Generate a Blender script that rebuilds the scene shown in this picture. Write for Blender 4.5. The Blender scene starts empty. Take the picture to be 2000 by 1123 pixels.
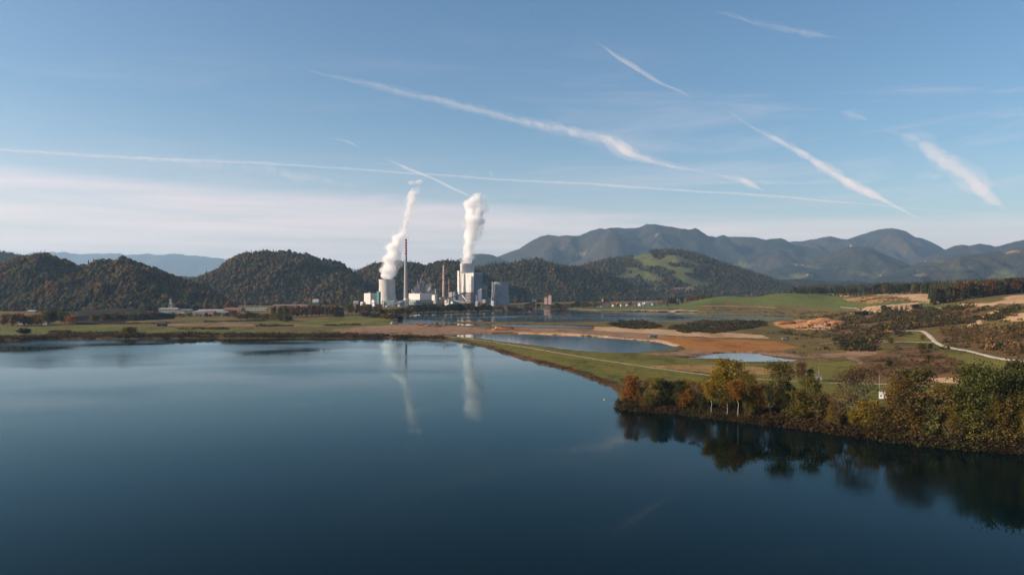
import bpy, math, random
import numpy as np
R = math.radians
scene = bpy.context.scene
COL = scene.collection
random.seed(7)
rng = np.random.default_rng(11)

# ------------------------------------------------------------------ camera, world, sun, exposure
CAM_H = 55.0          # drone height above the lake, metres
F = 1500.0            # focal length in photograph pixels (2000 wide)
CX, HY = 1000.0, 568.0
cam_d = bpy.data.cameras.new('camera'); cam = bpy.data.objects.new('camera', cam_d); COL.objects.link(cam)
cam_d.sensor_width = 36.0; cam_d.lens = 36.0 * F / 2000.0
cam.location = (0, 0, CAM_H)
cam.rotation_euler = (R(90) + math.atan((HY - 561.5) / F), 0, 0)
cam_d.clip_start = 0.5; cam_d.clip_end = 300000
scene.camera = cam

SUN_EL, SUN_AZ = 23.0, -100.0      # azimuth measured from +Y (view direction) towards +X
sun_vec = (math.sin(R(SUN_AZ)) * math.cos(R(SUN_EL)), math.cos(R(SUN_AZ)) * math.cos(R(SUN_EL)), math.sin(R(SUN_EL)))
sun_d = bpy.data.lights.new('sun', 'SUN'); sun_d.energy = 5.0; sun_d.angle = R(0.5); sun_d.color = (1.0, 0.80, 0.60)
sun = bpy.data.objects.new('sun', sun_d); COL.objects.link(sun)
import mathutils
sun.rotation_euler = mathutils.Vector(sun_vec).to_track_quat('Z', 'Y').to_euler()
sun.location = (-400, -100, 400)

world = bpy.data.worlds.new('World'); scene.world = world; world.use_nodes = True
wt = world.node_tree; wt.nodes.clear()
def wn(t, **k):
    n = wt.nodes.new(t)
    for a, b in k.items(): setattr(n, a, b)
    return n
sky = wn('ShaderNodeTexSky'); sky.sky_type = 'NISHITA'; sky.sun_disc = False
sky.sun_elevation = R(SUN_EL); sky.sun_rotation = R(SUN_AZ)
sky.altitude = 400; sky.air_density = 1.0; sky.dust_density = 1.6; sky.ozone_density = 1.6
bgn = wn('ShaderNodeBackground'); bgn.inputs['Strength'].default_value = 0.086
out = wn('ShaderNodeOutputWorld')
tc = wn('ShaderNodeTexCoord')
sep = wn('ShaderNodeSeparateXYZ'); wt.links.new(tc.outputs['Generated'], sep.inputs[0])
def wmath(op, a, b=None, c=None, clamp=False):
    n = wn('ShaderNodeMath', operation=op); n.use_clamp = clamp
    for i, v in enumerate((a, b, c)):
        if v is None: continue
        if isinstance(v, (int, float)): n.inputs[i].default_value = v
        else: wt.links.new(v, n.inputs[i])
    return n.outputs[0]
def wramp(fac, pts):
    n = wn('ShaderNodeValToRGB'); wt.links.new(fac, n.inputs[0])
    el = n.color_ramp.elements
    while len(el) < len(pts): el.new(0.5)
    for e, (p, v) in zip(el, pts):
        e.position = p; e.color = (v, v, v, 1) if isinstance(v, (int, float)) else (*v, 1)
    return n.outputs[0]
def wnoise(scale_vec, scale, detail, rough, dist=0.0, off=(0, 0, 0)):
    m = wn('ShaderNodeMapping'); wt.links.new(tc.outputs['Generated'], m.inputs[0])
    m.inputs['Scale'].default_value = scale_vec; m.inputs['Location'].default_value = off
    m.inputs['Rotation'].default_value = (0, R(2.5), 0)
    n = wn('ShaderNodeTexNoise'); wt.links.new(m.outputs[0], n.inputs['Vector'])
    n.inputs['Scale'].default_value = scale; n.inputs['Detail'].default_value = detail
    n.inputs['Roughness'].default_value = rough; n.inputs['Distortion'].default_value = dist
    return n.outputs[0]
# thin high cirrus: a low veil over the horizon plus a few streaks
elev = sep.outputs['Z']; az = sep.outputs['X']
n1 = wnoise((1.2, 1.2, 22), 3.0, 7, 0.62, 0.3)
n2 = wnoise((1.0, 1.0, 9), 2.2, 6, 0.65, 0.6, (3.1, 1.7, 0.4))
edge = wmath('ADD', elev, wmath('MULTIPLY', wmath('SUBTRACT', n2, 0.5), 0.05))
edge = wmath('ADD', edge, wmath('MULTIPLY', az, 0.055))
band = wramp(edge, [(0.0, 1.0), (0.062, 0.95), (0.100, 0.80), (0.116, 0.16), (0.19, 0.0)])
streak = wramp(n1, [(0.30, 0.45), (0.62, 1.0)])
veil = wmath('MULTIPLY', band, streak)
wisp = wramp(n2, [(0.50, 0.0), (0.75, 0.45)])
wband = wramp(elev, [(0.08, 0.0), (0.13, 1.0), (0.22, 0.8), (0.34, 0.0)])
veil2 = wmath('MULTIPLY', wisp, wband)
cov = wmath('MULTIPLY', wmath('ADD', veil, wmath('MULTIPLY', veil2, wramp(wmath('ADD', wmath('MULTIPLY', az, 0.5), 0.5), [(0.3, 0.35), (0.55, 0.6), (0.72, 1.3)])), None, True), 0.68)
mx = wn('ShaderNodeMixRGB'); wt.links.new(cov, mx.inputs[0])
hs = wn('ShaderNodeHueSaturation'); hs.inputs['Saturation'].default_value = 1.2; wt.links.new(sky.outputs[0], hs.inputs['Color'])
gr = wn('ShaderNodeMixRGB', blend_type='MULTIPLY'); gr.inputs[0].default_value = 1; wt.links.new(hs.outputs[0], gr.inputs[1]); gr.inputs[2].default_value = (1.0, 1.01, 0.98, 1)
wt.links.new(gr.outputs[0], mx.inputs[1]); mx.inputs[2].default_value = (9.0, 6.8, 6.6, 1)
wt.links.new(mx.outputs[0], bgn.inputs['Color']); wt.links.new(bgn.outputs[0], out.inputs[0])

scene.view_settings.view_transform = 'Standard'; scene.view_settings.look = 'None'
scene.view_settings.exposure = 0.7; scene.view_settings.gamma = 1.0
scene.render.engine = 'CYCLES'
cy = scene.cycles
cy.max_bounces = 16; cy.diffuse_bounces = 2; cy.glossy_bounces = 3; cy.transmission_bounces = 3
cy.transparent_max_bounces = 12; cy.volume_bounces = 14
cy.use_denoising = True
try: cy.denoiser = 'OPENIMAGEDENOISE'
except Exception: pass
cy.sample_clamp_indirect = 6.0
cy.use_light_tree = False
scene.render.threads_mode = 'AUTO'

# ------------------------------------------------------------------ numeric helpers
def ground_flat(px, py, z=0.0):
    """photograph pixel -> point on the level z"""
    Y = F * (CAM_H - z) / (py - HY); return ((px - CX) / F * Y, Y)
def XatY(px, Y): return (px - CX) / F * Y
def ZatY(py, Y): return CAM_H + (HY - py) / F * Y

def _hash(ix, iy, seed):
    h = (ix.astype(np.int64) * 374761393 + iy.astype(np.int64) * 668265263 + seed * 1442695041) & 0xffffffff
    h = ((h ^ (h >> 13)) * 1274126177) & 0xffffffff
    return ((h ^ (h >> 16)) & 0xffffff) / float(0xffffff)
def vnoise(x, y, seed=0):
    x = np.asarray(x, float); y = np.asarray(y, float)
    ix = np.floor(x); iy = np.floor(y); fx = x - ix; fy = y - iy
    fx = fx * fx * (3 - 2 * fx); fy = fy * fy * (3 - 2 * fy)
    ix = ix.astype(np.int64); iy = iy.astype(np.int64)
    a = _hash(ix, iy, seed); b = _hash(ix + 1, iy, seed); c = _hash(ix, iy + 1, seed); d = _hash(ix + 1, iy + 1, seed)
    return (a + (b - a) * fx) * (1 - fy) + (c + (d - c) * fx) * fy
def fbm(x, y, seed=0, octv=4, gain=0.5):
    s = 0; a = 1; t = 0
    for i in range(octv):
        s = s + a * vnoise(x, y, seed + i * 17); t += a; a *= gain; x = x * 2.03 + 5.1; y = y * 2.03 - 3.7
    return s / t
def sstep(a, b, x):
    t = np.clip((x - a) / (b - a), 0, 1); return t * t * (3 - 2 * t)

def seg_dist(x, y, P):
    """distance and inside-parity of points to closed polygon P (world)"""
    P = np.asarray(P, float); Q = np.roll(P, -1, 0)
    d = np.full(x.shape, 1e18); ins = np.zeros(x.shape, bool)
    for (ax, ay), (bx, by) in zip(P, Q):
        ex, ey = bx - ax, by - ay; L = ex * ex + ey * ey + 1e-12
        t = np.clip(((x - ax) * ex + (y - ay) * ey) / L, 0, 1)
        dd = (x - ax - t * ex) ** 2 + (y - ay - t * ey) ** 2
        d = np.minimum(d, dd)
        c = ((ay > y) != (by > y))
        with np.errstate(divide='ignore', invalid='ignore'):
            c &= x < (bx - ax) * (y - ay) / (by - ay if by != ay else 1e-12) + ax
        ins ^= c
    d = np.sqrt(d); return np.where(ins, -d, d)
def inpoly(x, y, P):
    P = np.asarray(P, float); Q = np.roll(P, -1, 0); ins = np.zeros(np.shape(x), bool)
    for (ax, ay), (bx, by) in zip(P, Q):
        c = ((ay > y) != (by > y))
        c &= x < (bx - ax) * (y - ay) / (by - ay if by != ay else 1e-12) + ax
        ins ^= c
    return ins
def refine(P, n=3):
    """Catmull-Rom smoothing of a closed outline"""
    P = [np.array(p, float) for p in P]; N = len(P); o = []
    for i in range(N):
        p0, p1, p2, p3 = P[i - 1], P[i], P[(i + 1) % N], P[(i + 2) % N]
        for k in range(n):
            t = k / n
            o.append(0.5 * ((2 * p1) + (-p0 + p2) * t + (2 * p0 - 5 * p1 + 4 * p2 - p3) * t * t + (-p0 + 3 * p1 - 3 * p2 + p3) * t ** 3))
    return o

# ------------------------------------------------------------------ object helpers
def tag(o, label=None, cat=None, group=None, kind=None):
    if label: o['label'] = label
    if cat: o['category'] = cat
    if group: o['group'] = group
    if kind: o['kind'] = kind
    return o
def empty(name, loc, rz=0.0):
    o = bpy.data.objects.new(name, None); COL.objects.link(o); o.location = loc; o.rotation_euler = (0, 0, rz)
    o.empty_display_size = 0.5; return o
def mesh_np(name, V, Fc, mat=None, cols=None, smooth=False):
    """V (n,3), Fc (m,k) array (quads or tris)"""
    me = bpy.data.meshes.new(name)
    V = np.asarray(V, np.float32); Fc = np.asarray(Fc, np.int32); k = Fc.shape[1]; m = len(Fc)
    me.vertices.add(len(V)); me.vertices.foreach_set('co', V.ravel())
    me.loops.add(m * k); me.loops.foreach_set('vertex_index', Fc.ravel())
    me.polygons.add(m); me.polygons.foreach_set('loop_start', np.arange(0, m * k, k, dtype=np.int32))
    me.polygons.foreach_set('loop_total', np.full(m, k, np.int32))
    if smooth: me.polygons.foreach_set('use_smooth', np.ones(m, bool))
    if cols is not None:
        a = me.color_attributes.new('Col', 'FLOAT_COLOR', 'POINT')
        c = np.ones((len(V), 4), np.float32); c[:, :3] = cols; a.data.foreach_set('color', c.ravel())
    me.update(calc_edges=True)
    if mat: me.materials.append(mat)
    return me
def obj(name, me, parent=None):
    o = bpy.data.objects.new(name, me); COL.objects.link(o)
    if parent: o.parent = parent
    return o

class MB:
    """collects boxes, tubes, prisms; build() links them as one mesh object"""
    def __init__(s): s.v = []; s.f = []
    def add(s, V, Fs):
        b = len(s.v); s.v += [tuple(p) for p in V]; s.f += [tuple(i + b for i in f) for f in Fs]; return s
    def box(s, x0, x1, y0, y1, z0, z1):
        V = [(x0, y0, z0), (x1, y0, z0), (x1, y1, z0), (x0, y1, z0), (x0, y0, z1), (x1, y0, z1), (x1, y1, z1), (x0, y1, z1)]
        return s.add(V, [(0, 3, 2, 1), (4, 5, 6, 7), (0, 1, 5, 4), (1, 2, 6, 5), (2, 3, 7, 6), (3, 0, 4, 7)])
    def bar(s, a, b, w, h=None):
        a = mathutils.Vector(a); b = mathutils.Vector(b); h = h or w; d = (b - a).normalized()
        up = mathutils.Vector((0, 0, 1)) if abs(d.z) < 0.95 else mathutils.Vector((0, 1, 0))
        sx = d.cross(up).normalized() * w / 2; sz = sx.cross(d).normalized() * h / 2
        V = [p + i * sx + j * sz for p in (a, b) for i, j in ((-1, -1), (1, -1), (1, 1), (-1, 1))]
        return s.add(V, [(0, 3, 2, 1), (4, 5, 6, 7), (0, 1, 5, 4), (1, 2, 6, 5), (2, 3, 7, 6), (3, 0, 4, 7)])
    def tube(s, pts, rads, n=6, cap=True):
        rings = []; pts = [mathutils.Vector(p) for p in pts]
        for i, p in enumerate(pts):
            d = (pts[min(i + 1, len(pts) - 1)] - pts[max(i - 1, 0)]).normalized()
            up = mathutils.Vector((0, 0, 1)) if abs(d.z) < 0.9 else mathutils.Vector((0, 1, 0))
            a = d.cross(up).normalized(); b = a.cross(d).normalized()
            rings.append([p + (a * math.cos(2 * math.pi * k / n) + b * math.sin(2 * math.pi * k / n)) * rads[i] for k in range(n)])
        V = [q for r in rings for q in r]; Fs = []
        for i in range(len(pts) - 1):
            for k in range(n):
                Fs.append((i * n + k, i * n + (k + 1) % n, (i + 1) * n + (k + 1) % n, (i + 1) * n + k))
        if cap: Fs += [tuple(range(n))[::-1], tuple((len(pts) - 1) * n + k for k in range(n))]
        return s.add(V, Fs)
    def lathe(s, prof, n=32, cx=0, cy=0, cap=True):
        V = [(cx + r * math.cos(2 * math.pi * k / n), cy + r * math.sin(2 * math.pi * k / n), z) for r, z in prof for k in range(n)]
        Fs = [(i * n + k, i * n + (k + 1) % n, (i + 1) * n + (k + 1) % n, (i + 1) * n + k) for i in range(len(prof) - 1) for k in range(n)]
        if cap: Fs += [tuple(range(n))[::-1], tuple((len(prof) - 1) * n + k for k in range(n))]
        return s.add(V, Fs)
    def mesh(s, name, mat, smooth=False):
        me = bpy.data.meshes.new(name); me.from_pydata(s.v, [], s.f)
        if smooth: me.polygons.foreach_set('use_smooth', np.ones(len(me.polygons), bool))
        me.materials.append(mat); me.update(); return me
    def build(s, name, mat, parent=None, smooth=False): return obj(name, s.mesh(name, mat, smooth), parent)

# ------------------------------------------------------------------ materials
def mat_base(name):
    m = bpy.data.materials.new(name); m.use_nodes = True; nt = m.node_tree
    return m, nt, nt.nodes['Principled BSDF']
def N(nt, t, **k):
    n = nt.nodes.new(t)
    for a, b in k.items(): setattr(n, a, b)
    return n
def noise_mat(name, cols, scale=0.2, detail=6, rough=0.9, bump=0.0, bscale=None, stretch=(1, 1, 1), lo=0.35, hi=0.65, spec=0.2):
    m, nt, b = mat_base(name)
    tcn = N(nt, 'ShaderNodeTexCoord'); mp = N(nt, 'ShaderNodeMapping'); mp.inputs['Scale'].default_value = stretch
    nt.links.new(tcn.outputs['Object'], mp.inputs[0])
    nz = N(nt, 'ShaderNodeTexNoise'); nz.inputs['Scale'].default_value = scale; nz.inputs['Detail'].default_value = detail; nz.inputs['Roughness'].default_value = 0.65
    nt.links.new(mp.outputs[0], nz.inputs['Vector'])
    rp = N(nt, 'ShaderNodeValToRGB'); nt.links.new(nz.outputs[0], rp.inputs[0]); el = rp.color_ramp.elements
    while len(el) < len(cols): el.new(0.5)
    for i, (e, c) in enumerate(zip(el, cols)): e.position = lo + (hi - lo) * i / (len(cols) - 1); e.color = (*c, 1)
    nt.links.new(rp.outputs[0], b.inputs['Base Color']); b.inputs['Roughness'].default_value = rough
    b.inputs['Specular IOR Level'].default_value = spec
    if bump:
        n2 = N(nt, 'ShaderNodeTexNoise'); n2.inputs['Scale'].default_value = bscale or scale * 4; n2.inputs['Detail'].default_value = 5
        nt.links.new(tcn.outputs['Object'], n2.inputs['Vector'])
        bp = N(nt, 'ShaderNodeBump'); bp.inputs['Distance'].default_value = bump; bp.inputs['Strength'].default_value = 1.0
        nt.links.new(n2.outputs[0], bp.inputs['Height']); nt.links.new(bp.outputs[0], b.inputs['Normal'])
    return m
def col_mat(name, nscale=0.1, amt=0.5, rough=0.95, bump=0.0, bscale=1.0, spec=0.1, trans=0.0):
    """material whose colour is the mesh attribute Col broken up by noise"""
    m, nt, b = mat_base(name)
    at = N(nt, 'ShaderNodeAttribute', attribute_name='Col'); tcn = N(nt, 'ShaderNodeTexCoord')
    nz = N(nt, 'ShaderNodeTexNoise'); nz.inputs['Scale'].default_value = nscale; nz.inputs['Detail'].default_value = 5; nz.inputs['Roughness'].default_value = 0.7
    nt.links.new(tcn.outputs['Object'], nz.inputs['Vector'])
    mr = N(nt, 'ShaderNodeMapRange'); nt.links.new(nz.outputs[0], mr.inputs[0])
    mr.inputs[1].default_value = 0.25; mr.inputs[2].default_value = 0.75; mr.inputs[3].default_value = 1 - amt; mr.inputs[4].default_value = 1 + amt
    mu = N(nt, 'ShaderNodeVectorMath', operation='SCALE'); nt.links.new(at.outputs['Color'], mu.inputs[0]); nt.links.new(mr.outputs[0], mu.inputs['Scale'])
    nt.links.new(mu.outputs[0], b.inputs['Base Color']); b.inputs['Roughness'].default_value = rough; b.inputs['Specular IOR Level'].default_value = spec
    if bump:
        n2 = N(nt, 'ShaderNodeTexNoise'); n2.inputs['Scale'].default_value = bscale; n2.inputs['Detail'].default_value = 4
        nt.links.new(tcn.outputs['Object'], n2.inputs['Vector'])
        bp = N(nt, 'ShaderNodeBump'); bp.inputs['Distance'].default_value = bump; nt.links.new(n2.outputs[0], bp.inputs['Height']); nt.links.new(bp.outputs[0], b.inputs['Normal'])
    return m
def leaf_mat(name, use_obj=True):
    m, nt, b = mat_base(name)
    at = N(nt, 'ShaderNodeAttribute', attribute_name='Col')
    src = at.outputs['Color']
    if use_obj:
        oi = N(nt, 'ShaderNodeObjectInfo'); mu = N(nt, 'ShaderNodeVectorMath', operation='MULTIPLY')
        nt.links.new(oi.outputs['Color'], mu.inputs[0]); nt.links.new(at.outputs['Color'], mu.inputs[1]); src = mu.outputs[0]
    nt.links.new(src, b.inputs['Base Color']); b.inputs['Roughness'].default_value = 0.75; b.inputs['Specular IOR Level'].default_value = 0.2
    tr = N(nt, 'ShaderNodeBsdfTranslucent'); nt.links.new(src, tr.inputs['Color'])
    mxs = N(nt, 'ShaderNodeMixShader'); mxs.inputs[0].default_value = 0.42
    nt.links.new(b.outputs[0], mxs.inputs[1]); nt.links.new(tr.outputs[0], mxs.inputs[2])
    nt.links.new(mxs.outputs[0], nt.nodes['Material Output'].inputs['Surface'])
    return m
def flat_mat(name, c, rough=0.6, metal=0.0, var=0.12, scale=0.15, spec=0.3):
    c2 = tuple(max(0, x * (1 - var)) for x in c); c3 = tuple(min(1, x * (1 + var)) for x in c)
    m = noise_mat(name, [c2, c3], scale=scale, rough=rough, spec=spec); m.node_tree.nodes['Principled BSDF'].inputs['Metallic'].default_value = metal
    return m
def clad_mat(name, c, step=4.0, var=0.12, dark=0.75, rough=0.6, horiz=True):
    """panelled cladding: faint joints along the height or the length"""
    m, nt, b = mat_base(name)
    tcn = N(nt, 'ShaderNodeTexCoord'); br = N(nt, 'ShaderNodeTexBrick')
    mp = N(nt, 'ShaderNodeMapping'); nt.links.new(tcn.outputs['Object'], mp.inputs[0])
    sx = N(nt, 'ShaderNodeSeparateXYZ'); nt.links.new(mp.outputs[0], sx.inputs[0])
    ad = N(nt, 'ShaderNodeMath', operation='ADD'); nt.links.new(sx.outputs[0], ad.inputs[0]); nt.links.new(sx.outputs[1], ad.inputs[1])
    cb = N(nt, 'ShaderNodeCombineXYZ'); nt.links.new(ad.outputs[0], cb.inputs[0]); nt.links.new(sx.outputs[2], cb.inputs[1])
    nt.links.new(cb.outputs[0], br.inputs['Vector'])
    br.inputs['Scale'].default_value = 1.0; br.inputs['Brick Width'].default_value = step * 2.2; br.inputs['Row Height'].default_value = step
    br.inputs['Mortar Size'].default_value = 0.35; br.inputs['Mortar Smooth'].default_value = 0.5
    br.inputs['Color1'].default_value = (*[x * (1 + var) for x in c], 1); br.inputs['Color2'].default_value = (*[x * (1 - var) for x in c], 1)
    br.inputs['Mortar'].default_value = (*[x * dark for x in c], 1)
    nz = N(nt, 'ShaderNodeTexNoise'); nz.inputs['Scale'].default_value = 0.06; nz.inputs['Detail'].default_value = 6; nt.links.new(tcn.outputs['Object'], nz.inputs['Vector'])
    mr = N(nt, 'ShaderNodeMapRange'); nt.links.new(nz.outputs[0], mr.inputs[0]); mr.inputs[1].default_value = 0.3; mr.inputs[2].default_value = 0.7; mr.inputs[3].default_value = 0.82; mr.inputs[4].default_value = 1.1
    mu = N(nt, 'ShaderNodeVectorMath', operation='SCALE'); nt.links.new(br.outputs['Color'], mu.inputs[0]); nt.links.new(mr.outputs[0], mu.inputs['Scale'])
    nt.links.new(mu.outputs[0], b.inputs['Base Color']); b.inputs['Roughness'].default_value = rough; b.inputs['Specular IOR Level'].default_value = 0.3
    return m

# ------------------------------------------------------------------ lakes (outlines at water level) and terrain heights
def wp(P): return [ground_flat(x, y) for x, y in P]
lake_main = [ground_flat(x, y) for x, y in [(-260, 676), (-120, 668), (-40, 666), (20, 666), (60, 664.5), (110, 663), (190, 662.5), (300, 661.5), (420, 661), (560, 661), (700, 661), (800, 662), (860, 665),
    (905, 670), (945, 679), (985, 691), (1015, 701), (1060, 712), (1105, 724), (1150, 741), (1185, 753), (1206, 767), (1209, 780), (1204, 792), (1222, 800), (1270, 804), (1330, 808), (1395, 817),
    (1480, 827), (1560, 834), (1625, 845), (1690, 852), (1755, 862), (1850, 872), (2000, 884), (2150, 900), (2400, 930)]]
lake_main = refine(lake_main, 2)[:-2]
lake_main += [(420, 60), (500, -600), (-1500, -900), (-1300, 500)]
pond_mid = refine(wp([(866, 655.2), (905, 653), (1000, 651.3), (1104, 654.5), (1180, 659), (1240, 664), (1290, 669), (1318, 677), (1321, 682), (1290, 685.5), (1240, 689), (1180, 688.5), (1120, 684.5), (1060, 677), (1000, 670), (940, 662), (890, 657.5)]), 2)
pond_small = refine(wp([(1340, 700), (1362, 696), (1395, 690.5), (1435, 689), (1474, 690), (1504, 696), (1550, 702), (1553, 705), (1523, 706.5), (1470, 707), (1435, 706), (1424, 701.5), (1390, 700.5)]), 2)
far_lake = refine(wp([(783, 632.5), (779, 626), (797, 615.5), (842, 613), (896, 611.5), (959, 609.5), (1013, 606.5), (1100, 604), (1175, 608.3), (1270, 608.8), (1362, 609.5), (1425, 613), (1500, 615), (1580, 617), (1640, 620), (1630, 623),
    (1560, 625), (1490, 627), (1400, 625.5), (1310, 628.5), (1200, 628.5), (1100, 630), (960, 629), (893, 629.2), (885, 630.5), (900, 632), (960, 633.5), (1060, 635), (1154, 638.5), (1151, 642), (1060, 641), (964, 638), (897, 636), (840, 634.5)]), 2)
LAKES = [lake_main, pond_mid, pond_small, far_lake]

ctrl = [  # photograph column, row, distance -> ground height there
    (1200, 745, 470), (1250, 720, 540), (1400, 740, 470), (1000, 678, 740), (1500, 755, 425), (1600, 750, 440), (1450, 700, 620), (1300, 664, 860), (1300, 650, 1000), (1200, 645, 1120),
    (1700, 775, 385), (1800, 800, 345), (1900, 810, 330), (2000, 815, 325), (2150, 810, 325), (1460, 660, 900), (1400, 645, 1070), (1550, 655, 950), (1600, 690, 670),
    (1660, 730, 500), (1740, 748, 435), (1800, 752, 420), (1875, 756, 405), (2000, 762, 370), (1975, 703, 500), (2050, 700, 480), (1900, 687, 580), (1840, 676, 660), (1812, 653, 800), (1740, 650, 860), (1700, 668, 740),
    (1780, 690, 600), (1740, 700, 575), (1700, 715, 530), (1850, 715, 500), (1640, 660, 850), (1560, 638, 1150), (1640, 636, 1080), (1680, 628, 1130), (1750, 612, 1200), (1850, 604, 1150), (1900, 620, 960), (1920, 640, 800), (2000, 640, 720), (2100, 640, 680),
    (1950, 605, 950), (2000, 612, 860), (2100, 608, 820), (1940, 591, 1080), (2000, 576, 1150), (2100, 573, 1150), (1640, 612, 1600), (1700, 605, 1450), (1760, 592, 1500), (1860, 593, 1300), (1820, 588, 1400),
    (1500, 612, 1800), (1400, 606, 1950), (1470, 598, 2050), (1360, 597, 2080), (1360, 606, 2010), (1340, 594, 2200), (1300, 603, 2030), (1380, 583, 2200), (1430, 577, 2250), (1500, 574, 2250), (1580, 573, 2200), (1640, 578, 2050), (1600, 600, 1850), (1540, 590, 2000),
    (1700, 577, 1900), (1760, 574, 1850), (1820, 575, 1600), (1900, 574, 1500), (1700, 586, 1750), (1640, 592, 1900), (1560, 603, 1850)]
flatpts = [(-900, 900, 3), (-600, 950, 3), (-300, 920, 3), (-70, 890, 1.1), (-20, 880, 1.1), (0, 860, 1.2), (60, 800, 1.4), (0, 980, 1.3), (100, 1000, 1.4), (-900, 1300, 3), (-500, 1300, 3), (0, 1060, 1.3), (-60, 1150, 1.4), (100, 1130, 1.4), (60, 1330, 1.0), (200, 1200, 1.5), (0, 1350, 1.0), (-1200, 1900, 4), (-600, 1900, 4), (0, 2150, 2.5), (300, 2300, 3), (0, 2700, 3), (-700, 2700, 4), (500, 2700, 6), (-1500, 1200, 4),
    (0, 3300, 5), (-1300, 3200, 8), (900, 3000, 20), (1400, 3000, 40), (1800, 2400, 60), (1500, 1500, 48), (900, 4500, 10), (2500, 3500, 40), (0, 5500, 10), (2500, 6000, 20), (-2500, 6000, 20), (-2500, 2500, 8), (1300, 900, 34), (500, 450, 6), (600, 330, 4), (450, 250, 3),
    (-1500, 800, 3), (0, 400, 3), (-500, 400, 3), (0, 100, 3), (500, 100, 3), (400, 2450, 4), (620, 2600, 8), (700, 2300, 10)]
cp = [(XatY(a, Y), Y, ZatY(b, Y)) for a, b, Y in ctrl] + flatpts
cp = np.array(cp, float)
def warp(x, y): 
    r = np.sqrt(x * x + y * y) + 80
    return np.stack([np.arctan2(x, y + 80) * 9.0, np.log(r) * 6.0], -1)
_cw = warp(cp[:, 0], cp[:, 1])
_A = np.sqrt(((_cw[:, None] - _cw[None]) ** 2).sum(-1) + 0.02)
_n = len(cp); _M = np.zeros((_n + 1, _n + 1)); _M[:_n, :_n] = -_A + 0.03 * np.eye(_n); _M[:_n, _n] = 1; _M[_n, :_n] = 1
_w = np.linalg.solve(_M, np.append(cp[:, 2], 0))
def base_h(x, y):
    w = warp(x, y); s = np.full(x.shape, _w[_n])
    for i in range(_n): s -= _w[i] * np.sqrt(((w - _cw[i]) ** 2).sum(-1) + 0.02)
    return np.maximum(s, 1.0)
def shore_dist(x, y):
    d = np.full(x.shape, 1e9); jit = (fbm(x / 9.0, y / 9.0, 5, 3) - 0.5) * 5.0
    for L in LAKES: d = np.minimum(d, seg_dist(x, y, L))
    # (inside any lake -> negative; take the most negative)
    return d + jit * np.clip(np.abs(y) / 500, 0.6, 1.5)
def height(x, y, fine=True):
    shp = np.shape(x); x = np.asarray(x, float).ravel(); y = np.asarray(y, float).ravel()
    b = base_h(x, y); d = shore_dist(x, y)
    b = b + (fbm(x / 60, y / 60, 3, 4) - 0.5) * 2.4 * sstep(10, 60, d) * sstep(4, 20, b)
    if fine: b = b + (fbm(x / 7, y / 7, 9, 3) - 0.5) * 0.7
    bank = np.where(y > 700, 7.0, 11.0) + 4.0 * (b > 6)
    z = np.where(d > 0, 0.12 + (b - 0.12) * sstep(-0.4, 1.0, d / bank) * np.clip(d / 1.0, 0, 1), np.maximum(-4.0, d * 0.35 - 0.05))
    return z.reshape(shp)
_Ys = np.exp(np.linspace(math.log(190), math.log(4200), 900))
def hit(P, up=0.0):
    """photograph pixels -> the terrain point seen there (list of x, y)"""
    P = np.array(P, float); X = (P[:, :1] - CX) / F * _Ys[None]; Yg = np.repeat(_Ys[None], len(P), 0)
    Zr = CAM_H + (HY - P[:, 1:2]) / F * Yg
    H = height(X, Yg, False) + up
    below = Zr < np.maximum(H, 0.0); idx = np.where(below.any(1), below.argmax(1), len(_Ys) - 1)
    res = []
    for i, k in enumerate(idx):
        k0 = max(k - 1, 0); a = Zr[i, k0] - max(H[i, k0], 0); b = Zr[i, k] - max(H[i, k], 0); t = a / (a - b) if a - b > 1e-9 else 0
        Yv = _Ys[k0] + t * (_Ys[k] - _Ys[k0]); res.append((X[i, 0] / _Ys[0] * Yv, Yv))
    return res

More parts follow.
